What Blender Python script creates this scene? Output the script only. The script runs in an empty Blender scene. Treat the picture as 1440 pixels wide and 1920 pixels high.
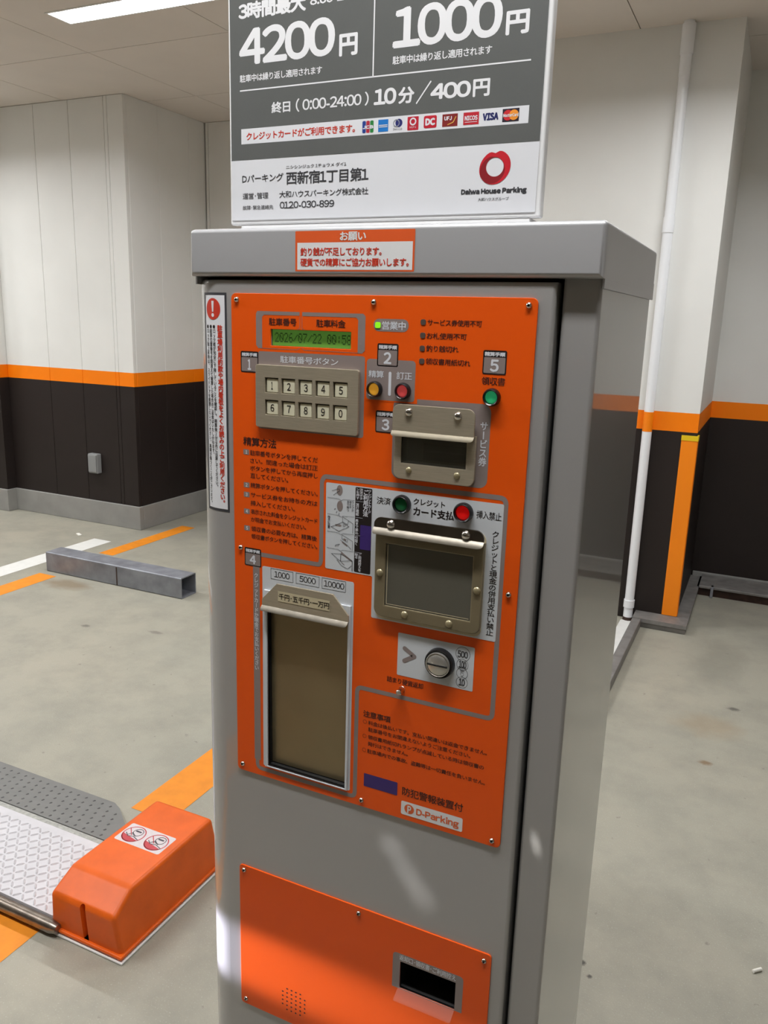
import bpy, bmesh, math, random
from mathutils import Vector, Matrix
random.seed(7)
SC = bpy.context.scene
COL = SC.collection
PI = math.pi

# ------------------------------------------------------------------ camera, world, exposure
cam_d = bpy.data.cameras.new('camera')
cam_d.sensor_fit = 'HORIZONTAL'; cam_d.sensor_width = 36.0; cam_d.lens = 36.0 * 1516.695 / 1440.0
cam_d.clip_start = 0.02; cam_d.clip_end = 60
cam = bpy.data.objects.new('camera', cam_d); COL.objects.link(cam)
def _cam():
    rx, ry, rz = CAMR
    c, s = math.cos(rz), math.sin(rz)
    fw = Vector((-s*math.cos(rx), c*math.cos(rx), math.sin(rx)))
    r0 = Vector((c, s, 0)); u0 = r0.cross(fw)
    r = math.cos(ry)*r0 + math.sin(ry)*u0; u = -math.sin(ry)*r0 + math.cos(ry)*u0
    m = Matrix((r, u, -fw)).transposed().to_4x4(); m.translation = Vector(CAMP)
    cam.matrix_world = m
CAMR = (-0.233905, 0.029614, 0.438005)
CAMP = (0.573184, -0.792271, 1.497097)
_cam()
SC.camera = cam

world = bpy.data.worlds.new('world'); SC.world = world; world.use_nodes = True
world.node_tree.nodes['Background'].inputs[0].default_value = (0.8, 0.85, 0.9, 1)
world.node_tree.nodes['Background'].inputs[1].default_value = 0.02
SC.view_settings.view_transform = 'Standard'; SC.view_settings.look = 'None'
SC.view_settings.gamma = 1.0; SC.view_settings.use_curve_mapping = False
SC.view_settings.exposure = 0.0
SC.cycles.max_bounces = 10; SC.cycles.diffuse_bounces = 5; SC.cycles.glossy_bounces = 5
SC.cycles.transparent_max_bounces = 12; SC.cycles.sample_clamp_indirect = 6.0
LIGHT = 90.0                      # strength of each ceiling fixture

def spot(name, loc, aim, power, angle, blend, radius, col=(1, 1, 1)):
    l = bpy.data.lights.new(name, 'SPOT'); l.energy = power; l.spot_size = angle; l.spot_blend = blend
    l.shadow_soft_size = radius; l.color = col
    o = bpy.data.objects.new(name, l); COL.objects.link(o); o.location = loc
    o.rotation_euler = (Vector(aim) - Vector(loc)).to_track_quat('-Z', 'Y').to_euler()
    return o
# added spot without a visible source: streak of light across the foot of the machine
spot('added_beam_across_machine', (-1.25, -0.15, 0.64), (-0.055, 0.0, 0.622), 620, math.radians(5.6), 0.9, 0.01, (0.80, 0.80, 1.0))
for k, (x, y) in enumerate(((-.255, -1.10), (-.175, -1.02), (-.105, -.955), (.109, -1.296))):  # added unseen spots: bright floor patches that reflect in the door and jamb
    spot('added_beam_on_floor', (x-1.13, y-1.13, 0.95), (x, y, 0), 800 if k < 3 else 2400, math.radians(2.6), 1.0, 0.015, (0.93, 0.92, 1.0))


# ------------------------------------------------------------------ materials
def lin(c):
    return tuple(((x/255.0)/12.92 if x/255.0 <= 0.04045 else ((x/255.0+0.055)/1.055)**2.4) for x in c)
def M(name, rgb, rough=0.5, metal=0.0, coat=0.0, coat_rough=0.05, noise=0.0, nscale=30.0, bump=0.0, bscale=200.0, emit=0.0, emit_rgb=None, aniso=None, coat_ior=1.5, spec=0.5):
    m = bpy.data.materials.new(name); m.use_nodes = True
    nt = m.node_tree; b = nt.nodes['Principled BSDF']
    c = lin(rgb)
    b.inputs['Base Color'].default_value = (*c, 1)
    b.inputs['Roughness'].default_value = rough; b.inputs['Metallic'].default_value = metal
    b.inputs['Coat Weight'].default_value = coat; b.inputs['Coat IOR'].default_value = coat_ior; b.inputs['Specular IOR Level'].default_value = spec; b.inputs['Coat Roughness'].default_value = coat_rough
    tc = None
    if noise or bump:
        tc = nt.nodes.new('ShaderNodeNewGeometry')
        mp = nt.nodes.new('ShaderNodeMapping'); nt.links.new(tc.outputs['Position'], mp.inputs['Vector'])
        if aniso: mp.inputs['Scale'].default_value = aniso
    if noise:
        n = nt.nodes.new('ShaderNodeTexNoise'); n.inputs['Scale'].default_value = nscale; n.inputs['Detail'].default_value = 5
        nt.links.new(mp.outputs['Vector'], n.inputs['Vector'])
        r = nt.nodes.new('ShaderNodeMapRange'); r.inputs['From Min'].default_value = 0.3; r.inputs['From Max'].default_value = 0.7
        r.inputs['To Min'].default_value = 1-noise; r.inputs['To Max'].default_value = 1+noise*0.5
        nt.links.new(n.outputs['Fac'], r.inputs['Value'])
        mx = nt.nodes.new('ShaderNodeVectorMath'); mx.operation = 'SCALE'; mx.inputs[0].default_value = c
        nt.links.new(r.outputs['Result'], mx.inputs['Scale']); nt.links.new(mx.outputs['Vector'], b.inputs['Base Color'])
    if bump:
        n2 = nt.nodes.new('ShaderNodeTexNoise'); n2.inputs['Scale'].default_value = bscale; n2.inputs['Detail'].default_value = 3
        nt.links.new(mp.outputs['Vector'], n2.inputs['Vector'])
        bp = nt.nodes.new('ShaderNodeBump'); bp.inputs['Strength'].default_value = bump; bp.inputs['Distance'].default_value = 0.002
        nt.links.new(n2.outputs['Fac'], bp.inputs['Height']); nt.links.new(bp.outputs['Normal'], b.inputs['Normal'])
    if emit:
        b.inputs['Emission Color'].default_value = (*(lin(emit_rgb) if emit_rgb else c), 1); b.inputs['Emission Strength'].default_value = emit
    return m

def wall_paint(name):
    """white above, an orange band from 0.993 to 1.090 m, dark brown below: paint zones by height"""
    m = bpy.data.materials.new(name); m.use_nodes = True; nt = m.node_tree; b = nt.nodes['Principled BSDF']
    g = nt.nodes.new('ShaderNodeNewGeometry'); sx = nt.nodes.new('ShaderNodeSeparateXYZ'); nt.links.new(g.outputs['Position'], sx.inputs[0])
    ramp = nt.nodes.new('ShaderNodeValToRGB'); ramp.color_ramp.interpolation = 'CONSTANT'
    dv = nt.nodes.new('ShaderNodeMath'); dv.operation = 'DIVIDE'; dv.inputs[1].default_value = 4.0
    nt.links.new(sx.outputs['Z'], dv.inputs[0]); nt.links.new(dv.outputs[0], ramp.inputs[0])
    e = ramp.color_ramp.elements
    e[0].position = 0; e[0].color = (*lin((40, 33, 31)), 1)
    e[1].position = 0.993/4; e[1].color = (*lin((255, 132, 0)), 1)
    k = e.new(1.090/4); k.color = (*lin((235, 235, 232)), 1)
    n = nt.nodes.new('ShaderNodeTexNoise'); n.inputs['Scale'].default_value = 3.0; n.inputs['Detail'].default_value = 6
    nt.links.new(g.outputs['Position'], n.inputs['Vector'])
    r = nt.nodes.new('ShaderNodeMapRange'); r.inputs['From Min'].default_value = .3; r.inputs['From Max'].default_value = .7
    r.inputs['To Min'].default_value = .95; r.inputs['To Max'].default_value = 1.0
    nt.links.new(n.outputs['Fac'], r.inputs['Value'])
    mx = nt.nodes.new('ShaderNodeVectorMath'); mx.operation = 'SCALE'
    nt.links.new(ramp.outputs['Color'], mx.inputs[0]); nt.links.new(r.outputs['Result'], mx.inputs['Scale'])
    nt.links.new(mx.outputs['Vector'], b.inputs['Base Color'])
    b.inputs['Roughness'].default_value = 0.5; b.inputs['Specular IOR Level'].default_value = 0.3
    return m

def floor_paint(name):
    m = bpy.data.materials.new(name); m.use_nodes = True; nt = m.node_tree; b = nt.nodes['Principled BSDF']
    g = nt.nodes.new('ShaderNodeNewGeometry')
    def noise(scale, det=6, rough=.6):
        n = nt.nodes.new('ShaderNodeTexNoise'); n.inputs['Scale'].default_value = scale; n.inputs['Detail'].default_value = det
        n.inputs['Roughness'].default_value = rough; nt.links.new(g.outputs['Position'], n.inputs['Vector']); return n.outputs['Fac']
    def mapr(v, a, bb, c, d):
        r = nt.nodes.new('ShaderNodeMapRange'); nt.links.new(v, r.inputs['Value'])
        for k, x in zip(('From Min', 'From Max', 'To Min', 'To Max'), (a, bb, c, d)): r.inputs[k].default_value = x
        return r.outputs['Result']
    def mix(f, a, bb):
        x = nt.nodes.new('ShaderNodeMix'); x.data_type = 'RGBA'; nt.links.new(f, x.inputs['Factor'])
        for s, v in (('A', a), ('B', bb)):
            sock = [i for i in x.inputs if i.name == s and i.type == 'RGBA'][0]
            if isinstance(v, tuple): sock.default_value = (*v, 1)
            else: nt.links.new(v, sock)
        return [o for o in x.outputs if o.type == 'RGBA'][0]
    c = mix(mapr(noise(1.1), .35, .65, 0, 1), lin((157, 155, 142)), lin((166, 161, 146)))
    c = mix(mapr(noise(5, 8, .65), .42, .72, 0, .75), c, lin((139, 137, 126)))
    c = mix(mapr(noise(260, 2, .5), .62, .72, 0, .35), c, lin((205, 203, 194)))
    c = mix(mapr(noise(34, 3, .5), .70, .76, 0, .5), c, lin((104, 100, 90)))
    def stain(cx, cy, rx, ry, col, a):
        nonlocal c
        mp = nt.nodes.new('ShaderNodeMapping'); mp.vector_type = 'POINT'
        mp.inputs['Scale'].default_value = (1/rx, 1/ry, 1); mp.inputs['Location'].default_value = (-cx/rx, -cy/ry, 0)
        nt.links.new(g.outputs['Position'], mp.inputs['Vector'])
        d = nt.nodes.new('ShaderNodeTexNoise'); d.inputs['Scale'].default_value = 1.5; d.inputs['Detail'].default_value = 4
        nt.links.new(mp.outputs['Vector'], d.inputs['Vector'])
        ln = nt.nodes.new('ShaderNodeVectorMath'); ln.operation = 'LENGTH'; nt.links.new(mp.outputs['Vector'], ln.inputs[0])
        ad = nt.nodes.new('ShaderNodeMath'); ad.operation = 'ADD'; nt.links.new(ln.outputs['Value'], ad.inputs[0]); nt.links.new(d.outputs['Fac'], ad.inputs[1])
        c = mix(mapr(ad.outputs[0], .9, 1.5, a, 0), c, lin(col))
    for s in STAINS: stain(*s)
    nt.links.new(c, b.inputs['Base Color'])
    b.inputs['Roughness'].default_value = 0.55
    bp = nt.nodes.new('ShaderNodeBump'); bp.inputs['Strength'].default_value = .25; bp.inputs['Distance'].default_value = .003
    nt.links.new(noise(180, 4, .6), bp.inputs['Height']); nt.links.new(bp.outputs['Normal'], b.inputs['Normal'])
    return m
STAINS = [(-2.85, 2.36, .20, .09, (128, 112, 88), .75), (0.52, 3.05, .14, .35, (128, 126, 115), .4),
          (0.52, 2.35, .16, .12, (150, 128, 96), .35), (0.30, 0.80, .05, .09, (88, 86, 80), .5), (-3.05, 3.55, .5, .25, (140, 138, 128), .5),
          (.335, .92, .012, .012, (50, 48, 44), .9), (.322, .86, .010, .014, (60, 58, 54), .9), (.36, .885, .008, .008, (60, 58, 54), .9), (.30, 1.02, .009, .009, (50, 48, 44), .9), (.318, .82, .016, .03, (70, 68, 62), .8), (-2.30, 1.95, .03, .02, (90, 88, 80), .7), (-1.95, 2.05, .05, .02, (110, 106, 98), .7), (.53, 2.05, .03, .02, (120, 96, 66), .8), (.60, 2.55, .03, .02, (84, 82, 76), .8)]

def glassy(name, rgb, opacity, rough=0.08):
    m = bpy.data.materials.new(name); m.use_nodes = True; nt = m.node_tree; b = nt.nodes['Principled BSDF']
    b.inputs['Base Color'].default_value = (*lin(rgb), 1); b.inputs['Roughness'].default_value = rough
    t = nt.nodes.new('ShaderNodeBsdfTransparent'); t.inputs[0].default_value = (1, 1, 1, 1)
    mx = nt.nodes.new('ShaderNodeMixShader'); mx.inputs[0].default_value = opacity
    nt.links.new(t.outputs[0], mx.inputs[1]); nt.links.new(b.outputs[0], mx.inputs[2])
    nt.links.new(mx.outputs[0], nt.nodes['Material Output'].inputs['Surface'])
    return m

m_wall = wall_paint('wall_paint')
m_floor = floor_paint('floor_paint')
m_ceil = M('ceiling_board', (222, 214, 206), .8, noise=.03, nscale=4)
m_ceil_gap = M('ceiling_gap', (110, 104, 98), .9)
m_plinth = M('plinth_concrete', (150, 149, 145), .6, noise=.12, nscale=8, bump=.1)
m_white = M('white_enamel', (232, 231, 228), .4)
m_tube = M('fluorescent', (255, 255, 255), .5, emit=LIGHT, emit_rgb=(249, 250, 251))
m_cab = M('silver_cabinet_paint', (163, 161, 159), .42, .15, coat=1.0, coat_ior=1.65, spec=.3, coat_rough=.035, noise=.03, nscale=3, bump=.02, bscale=500)
m_cap = M('silver_cap_paint', (178, 178, 180), .40, .2, coat=.5, coat_rough=.12, noise=.03, nscale=3)
m_gap = M('black_gasket', (12, 12, 13), .7)
m_orange = M('orange_polycarbonate', (233, 86, 4), .42, spec=.35, noise=.02, nscale=3)
m_print_grey = M('grey_print', (138, 125, 121), .45)
m_print_black = M('black_print', (28, 20, 20), .45)
m_print_dark = M('dark_print', (52, 22, 14), .5)
m_print_white = M('white_print', (226, 226, 226), .45)
m_print_white2 = M('white_plate_print', (205, 209, 213), .4)
m_print_lgrey = M('light_grey_print', (216, 218, 224), .45)
m_print_navy = M('purple_print', (56, 34, 108), .45)
m_print_orange = M('faded_orange_print', (222, 100, 50), .45)
m_print_red = M('red_print', (200, 52, 30), .5)
m_brushed = M('brushed_steel', (186, 175, 153), .36, .5, noise=.10, nscale=60, aniso=(1, 1, 14))
m_steel = M('polished_steel', (205, 202, 196), .16, 1.0)
m_mirror = M('mirror_steel', (150, 140, 132), .12, 1.0, noise=.2, nscale=40)
m_lipb = M('brushed_lip', (138, 129, 110), .55, .3, noise=.1, nscale=90)
m_disc = M('satin_steel_disc', (200, 197, 190), .3, .75)
m_fold = M('folded_steel_lip', (150, 143, 130), .42, .5, noise=.15, nscale=90)
m_olive = M('smoky_plastic_frame', (128, 117, 92), .32, .25, noise=.06, nscale=50)
m_rivet = M('painted_rivet', (152, 141, 110), .3, .4)
m_cream = M('cream_gasket', (196, 184, 152), .5)
m_smoke = glassy('smoky_window', (92, 90, 80), .55, .25)
m_smoke2 = glassy('frosted_window', (104, 101, 90), .72, .3)
m_clear = glassy('clear_acrylic', (235, 225, 220), .05, .05)
m_dark = M('dark_cavity', (22, 21, 20), .6)
m_bill = M('bill_shutter_metal', (146, 132, 102), .36, .7, noise=.06, nscale=20)
m_key = M('cream_key', (214, 210, 184), .4)
m_keyhole = M('key_recess', (90, 86, 76), .5)
m_ring = M('black_plastic', (18, 18, 20), .3)
m_yel = M('amber_button', (238, 168, 52), .25, emit=.34)
m_pink = M('pink_red_button', (232, 84, 84), .25, emit=.26)
m_grn = M('mint_button', (52, 196, 128), .25, emit=.24)
m_dgrn = M('green_button', (4, 100, 52), .25, coat=.5)
m_red = M('red_button', (226, 12, 12), .25, emit=.25)
m_lcd = M('green_lcd', (86, 138, 54), .3, emit=.36)
m_lcddot = M('lcd_segment', (48, 84, 44), .4, emit=.03)
m_ledon = M('lit_green_lamp', (120, 200, 30), .3, emit=.8)
m_lamp = M('grey_lamp_window', (84, 72, 66), .4)
m_sign_grey = M('sign_grey_sheet', (92, 94, 92), .5, noise=.03, nscale=40)
m_sign_white = M('sign_white_sheet', (228, 229, 233), .45)
m_sign_frame = M('sign_frame_white', (238, 238, 238), .35)
m_sign_txt = M('sign_white_letters', (236, 236, 238), .5)
m_ink = M('sign_charcoal_ink', (58, 58, 62), .5)
m_line_o = M('orange_road_paint', (232, 140, 22), .6, noise=.10, nscale=22, bump=.1)
m_line_w = M('white_road_paint', (228, 228, 224), .6, noise=.05, nscale=22)
m_zinc = M('galvanised_steel', (146, 149, 157), .45, .35, noise=.28, nscale=14)
m_kerb = M('dull_steel_edging', (134, 131, 128), .5, .2, noise=.25, nscale=18)
m_rust = M('rusty_steel', (70, 48, 40), .7, noise=.4, nscale=30)
m_housing = M('orange_plastic_cover', (226, 98, 24), .38, spec=.3, noise=.10, nscale=18, bump=.03)
m_plate = M('white_checker_plate', (206, 204, 208), .5, noise=.06, nscale=25)
m_hinge = M('pale_hinge_strip', (172, 172, 166), .6, noise=.25, nscale=90)
m_ramp = M('grey_ramp_plate', (124, 124, 122), .55, noise=.08, nscale=25)
m_rampdot = M('worn_dark_stud', (84, 82, 84), .5)
m_rail = M('worn_steel_rail', (150, 140, 130), .3, .9, noise=.3, nscale=40)
m_guard = M('orange_corner_guard', (255, 140, 0), .5)
m_yellow = M('yellow_edge', (236, 200, 20), .5)
m_pvc = M('white_pvc', (244, 246, 250), .3)
m_pvc_o = M('orange_painted_pvc', (255, 136, 8), .4)
m_box = M('grey_switch_box', (140, 142, 142), .45)
m_butt = M('cigarette_paper', (240, 238, 230), .8)
m_sticker = M('white_sticker', (216, 206, 208), .5, noise=.05, nscale=120)
m_sticker_red = M('sticker_red', (190, 62, 70), .55)
m_dirtyink = M('sticker_ink', (70, 66, 74), .6)

# ------------------------------------------------------------------ helpers
def link(name, me, parent=None, mats=(), loc=None, world=True):
    o = bpy.data.objects.new(name, me); COL.objects.link(o)
    for m in mats: me.materials.append(m)
    if parent is not None:
        o.parent = parent
        p = parent; off = Vector((0, 0, 0))
        while p is not None: off += p.location; p = p.parent
        if world: o.location = -off
        if loc is not None: o.location = Vector(loc) - off
    elif loc is not None: o.location = loc
    return o
def empty(name, loc):
    o = bpy.data.objects.new(name, None); COL.objects.link(o); o.location = loc; o.empty_display_size = .1
    return o
def tag(o, label=None, cat=None, group=None, kind=None):
    if label: o['label'] = label
    if cat: o['category'] = cat
    if group: o['group'] = group
    if kind: o['kind'] = kind
    return o
def smooth(me, ang=35):
    """smooth shading below the given angle, weighted by face area so that large flat faces stay flat"""
    c = math.cos(math.radians(ang)); me.shade_smooth()
    fn = [p.normal.copy() for p in me.polygons]; fa = [p.area for p in me.polygons]
    vf = [[] for _ in me.vertices]
    for p in me.polygons:
        for v in p.vertices: vf[v].append(p.index)
    out = []
    for p in me.polygons:
        for v in p.vertices:
            n = Vector((0, 0, 0))
            for q in vf[v]:
                if fn[q].dot(fn[p.index]) > c: n += fn[q]*fa[q]
            out.append(tuple(n.normalized()) if n.length > 1e-14 else tuple(fn[p.index]))
    if out: me.normals_split_custom_set(out)
    return me
def mesh_py(name, v, f):
    me = bpy.data.meshes.new(name); me.from_pydata([tuple(p) for p in v], [], f); me.update(); return me
def box_mesh(name, x0, x1, y0, y1, z0, z1, bevel=0, seg=2):
    bm = bmesh.new(); bmesh.ops.create_cube(bm, size=1)
    for v in bm.verts:
        v.co = Vector(((x0+x1)/2+v.co.x*(x1-x0), (y0+y1)/2+v.co.y*(y1-y0), (z0+z1)/2+v.co.z*(z1-z0)))
    if bevel: bmesh.ops.bevel(bm, geom=bm.edges[:], offset=bevel, segments=seg, affect='EDGES', profile=.5)
    me = bpy.data.meshes.new(name); bm.to_mesh(me); bm.free()
    if bevel: smooth(me, 50)
    return me
def boxes_mesh(name, lst):
    bm = bmesh.new()
    for (x0, x1, y0, y1, z0, z1) in lst:
        r = bmesh.ops.create_cube(bm, size=1)
        for v in r['verts']:
            v.co = Vector(((x0+x1)/2+v.co.x*(x1-x0), (y0+y1)/2+v.co.y*(y1-y0), (z0+z1)/2+v.co.z*(z1-z0)))
    me = bpy.data.meshes.new(name); bm.to_mesh(me); bm.free(); return me
def lathe(name, prof, seg=32, axis='Z', center=(0, 0, 0)):
    """prof: list of (radius, height); axis 'Y-' means height goes toward the viewer (-Y)"""
    v, f = [], []; n = len(prof)
    for k in range(seg):
        a = 2*PI*k/seg
        for r, h in prof:
            x, y = r*math.cos(a), r*math.sin(a)
            p = (x, y, h) if axis == 'Z' else ((x, -h, y) if axis == 'Y-' else (h, x, y))
            v.append((p[0]+center[0], p[1]+center[1], p[2]+center[2]))
    for k in range(seg):
        for i in range(n-1):
            a, b = k*n+i, ((k+1) % seg)*n+i
            f.append((a, b, b+1, a+1))
    me = mesh_py(name, v, f)
    bm = bmesh.new(); bm.from_mesh(me); bmesh.ops.remove_doubles(bm, verts=bm.verts[:], dist=1e-6)
    bmesh.ops.recalc_face_normals(bm, faces=bm.faces[:]); bm.to_mesh(me); bm.free()
    return smooth(me, 40)
Z0 = 1.521266
def W(u, v, y): return (u/1000.0, y, Z0 - v/1000.0)
def rrect(u0, v0, u1, v1, r, n=5, corners=(1, 1, 1, 1)):
    """rounded rectangle outline in panel millimetres; corners TL TR BR BL"""
    pts = []
    for (cx, cy, a0, on) in ((u0, v0, PI, corners[0]), (u1, v0, 1.5*PI, corners[1]), (u1, v1, 0, corners[2]), (u0, v1, .5*PI, corners[3])):
        rr = r if on else 0
        ox = cx + (rr if cx == u0 else -rr); oy = cy + (rr if cy == v0 else -rr)
        if rr == 0: pts.append((cx, cy)); continue
        for k in range(n+1):
            a = a0 + .5*PI*k/n; pts.append((ox+rr*math.cos(a), oy+rr*math.sin(a)))
    return pts
def circ(cx, cy, r, n=24, rx=None): return [(cx+(rx or r)*math.cos(2*PI*k/n), cy+r*math.sin(2*PI*k/n)) for k in range(n)]
def plate(name, outer, holes, yf, yb, bevel=0.0):
    """flat sheet in the panel plane between depths yf (front) and yb (back), with holes"""
    c = bpy.data.curves.new('tmp', 'CURVE'); c.dimensions = '2D'; c.fill_mode = 'BOTH'
    for ring in [outer]+list(holes):
        s = c.splines.new('POLY'); s.points.add(len(ring)-1); s.use_cyclic_u = True
        for p, (u, v) in zip(s.points, ring): p.co = (u/1000.0, -v/1000.0, 0, 1)
    th = yb-yf
    c.bevel_depth = bevel; c.bevel_resolution = 1; c.offset = -bevel
    c.extrude = max(th/2-bevel, 0)
    o = bpy.data.objects.new('tmp', c); COL.objects.link(o)
    dg = bpy.context.evaluated_depsgraph_get(); me = bpy.data.meshes.new_from_object(o.evaluated_get(dg))
    bpy.data.objects.remove(o); bpy.data.curves.remove(c)
    ym = (yf+yb)/2
    for v in me.vertices:
        x, y, z = v.co; v.co = (x, ym - z, Z0 + y)
    me.name = name
    smooth(me, 40); return me
def flat(name, polys, y):
    """flat printed shapes: list of outlines in panel millimetres, at depth y (a number or a function of u)"""
    v, f = [], []
    for p in polys:
        b = len(v); v += [W(u, w, y(u) if callable(y) else y) for u, w in p]; f.append(tuple(range(b, b+len(p))))
    me = mesh_py(name, v, f)
    bm = bmesh.new(); bm.from_mesh(me); bmesh.ops.recalc_face_normals(bm, faces=bm.faces[:])
    for fc in bm.faces:
        if fc.normal.y > 0: fc.normal_flip()
    bm.to_mesh(me); bm.free(); return me
def fillet(pts, r, closed, n=5):
    if r <= 0: return pts
    out = []; m = len(pts)
    for i, p in enumerate(pts):
        if not closed and i in (0, m-1): out.append(p); continue
        a, b = Vector(pts[i-1]), Vector(pts[(i+1) % m]); p = Vector(p)
        d1, d2 = (a-p), (b-p); l1, l2 = d1.length, d2.length
        d1.normalize(); d2.normalize(); ang = d1.angle(d2)
        if ang > PI-.05: out.append(tuple(p)); continue
        t = min(r/math.tan(ang/2), l1*.49, l2*.49); s, e = p+d1*t, p+d2*t
        for k in range(n+1):
            q = k/n; out.append(tuple((1-q)**2*s + 2*q*(1-q)*p + q*q*e))
    return out
def stroke_polys(pts, w, closed=False, r=0):
    pts = fillet(pts, r, closed); m = len(pts); L = []
    for i in range(m):
        p = Vector(pts[i])
        a = Vector(pts[i-1]) if (closed or i > 0) else None; b = Vector(pts[(i+1) % m]) if (closed or i < m-1) else None
        d1 = (p-a).normalized() if a is not None else None; d2 = (b-p).normalized() if b is not None else None
        if d1 is None: d1 = d2
        if d2 is None: d2 = d1
        n1, n2 = Vector((-d1.y, d1.x)), Vector((-d2.y, d2.x)); nn = (n1+n2)
        if nn.length < 1e-6: nn = n1
        nn.normalize(); k = 1/max(nn.dot(n1), .4)
        L.append((tuple(p+nn*w/2*k), tuple(p-nn*w/2*k)))
    out = []
    for i in range(m if closed else m-1):
        j = (i+1) % m; out.append([L[i][0], L[j][0], L[j][1], L[i][1]])
    return out
def ring_polys(cx, cy, r, w, n=28, rx=None): return stroke_polys(circ(cx, cy, r, n, rx), w, True)

# lettering: glyph outlines of Blender's built-in font, laid flat on the surface they are printed on
_fc = bpy.data.curves.new('glyphs', 'FONT'); _fc.size = 1.0; _fc.resolution_u = 2
_fo = bpy.data.objects.new('glyphs', _fc); COL.objects.link(_fo)
_cache = {}
def glyphs(s, res=2):
    key = (s, res)
    if key not in _cache:
        _fc.body = s; _fc.resolution_u = res
        dg = bpy.context.evaluated_depsgraph_get(); me = _fo.evaluated_get(dg).to_mesh()
        _cache[key] = ([tuple(v.co[:2]) for v in me.vertices], [tuple(p.vertices) for p in me.polygons])
        _fo.evaluated_get(dg).to_mesh_clear()
    return _cache[key]
_v, _ = glyphs('国')
EM = (max(p[1] for p in _v)-min(p[1] for p in _v))/.92; CY = (max(p[1] for p in _v)+min(p[1] for p in _v))/2
CX = (max(p[0] for p in _v)+min(p[0] for p in _v))/2
def layout(s, res=2):
    """one line of lettering; western characters use the wide forms of the same face, set close together"""
    vs, fs, x = [], [], 0.0
    for ch in s:
        if ch == ' ': x += .26*EM; continue
        if ch == '　': x += EM; continue
        wide = chr(ord(ch)+0xFEE0) if ('0' <= ch <= '9' or 'A' <= ch <= 'Z' or 'a' <= ch <= 'z' or ch in ':/()') else ch
        gv, gf = glyphs(wide, res)
        x0, x1 = min(p[0] for p in gv), max(p[0] for p in gv)
        if '0' <= ch <= '9': adv = (.5 if ch == '1' else .57)*EM; off = x+adv/2-(x0+x1)/2 - (.02*EM if ch == '1' else 0)
        elif wide != ch or ch in '-・': adv = (x1-x0)+.10*EM; off = x+.05*EM-x0
        elif '\uff61' <= ch <= '\uff9f': adv = .5*EM; off = x+.25*EM-(x0+x1)/2
        else: adv = EM; off = x-(CX-.5*EM)
        b = len(vs); vs += [(p[0]+off, p[1]) for p in gv]; fs += [tuple(b+i for i in t) for t in gf]; x += adv
    return vs, fs
class Text:
    """collects lettering into one mesh"""
    def __init__(self): self.v, self.f = [], []
    def raw(self, vs, fs, y, bold):
        offs = [(0, 0)] if not bold else [(bold*math.cos(PI/4+k*PI/3), bold*math.sin(PI/4+k*PI/3)) for k in range(6)]
        for q, (dx, dy) in enumerate(offs):
            b = len(self.v)
            for u, w in vs:
                uu = u+dx; yy = y(uu) if callable(y) else y
                self.v.append(W(uu, w+dy, yy - q*4e-6))
            self.f += [tuple(b+i for i in t) for t in fs]
    def fit(self, s, u0, v0, u1, v1, y, bold=0, res=2):
        vs, fs = layout(s, 6 if v1-v0 > 9 else res)
        x0, x1 = min(p[0] for p in vs), max(p[0] for p in vs); y0, y1 = min(p[1] for p in vs), max(p[1] for p in vs)
        self.raw([(u0+bold+(p[0]-x0)/(x1-x0)*(u1-u0-2*bold), v1-bold-(p[1]-y0)/(y1-y0)*(v1-v0-2*bold)) for p in vs], fs, y, bold); return self
    def vert(self, s, uc, v0, v1, wid, y, bold=0):
        n = len(s); h = (v1-v0)/n
        for i, ch in enumerate(s):
            if ch in ' 　': continue
            vs, fs = glyphs(ch); vc = v0+h*(i+.5)
            out = []
            for px, py in vs:
                a, b = (px-CX)/EM, (py-CY)/EM
                if ch in 'ー−': a, b = -b, -a
                if ch in '、。': a += .62; b += .62
                if ch in '0123456789': a += .22
                out.append((uc+a*wid, vc-b*h))
            self.raw(out, fs, y, bold)
        return self
    def build(self, name, m, parent, label=None):
        o = link(name, mesh_py(name, self.v, self.f), parent, [m]); o['kind'] = 'stuff'
        if label: o['label'] = label
        return o
def T(s, u0, v0, u1, v1, y, m, parent, bold=0, label=None, name='lettering'):
    return Text().fit(s, u0, v0, u1, v1, y, bold).build(name, m, parent, label)

# ------------------------------------------------------------------ setting
H = 2.8259
XL, XR, YN = -7.2, 3.9, -9.5           # far side, near side of the hall
# floor
tagk = lambda o: tag(o, kind='structure')
floor = tagk(link('floor', box_mesh('floor', XL-.3, XR+.3, YN-.3, 4.6, -.12, 0), None, [m_floor]))
def paint(x0, x1, y0, y1, m, label, z=.0008):
    o = link('painted_line', mesh_py('painted_line', [(x0, y0, z), (x1, y0, z), (x1, y1, z), (x0, y1, z)], [(0, 1, 2, 3)]), floor, [m]); o['label'] = label
paint(-3.15, -3.035, 2.905, 3.72, m_line_o, 'orange painted line behind the steel wheel stop')
paint(-3.14, -3.01, .3, 2.43, m_line_o, 'orange painted line in front of the wheel stop')
paint(-3.425, -3.275, .2, 3.145, m_line_w, 'white painted line running under the wheel stop end')
paint(-1.055, -.905, .90, 3.6, m_line_o, 'orange painted line behind the lock plate')
paint(-1.045, -.893, -2.5, .402, m_line_o, 'orange painted line in front of the lock plate')
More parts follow.
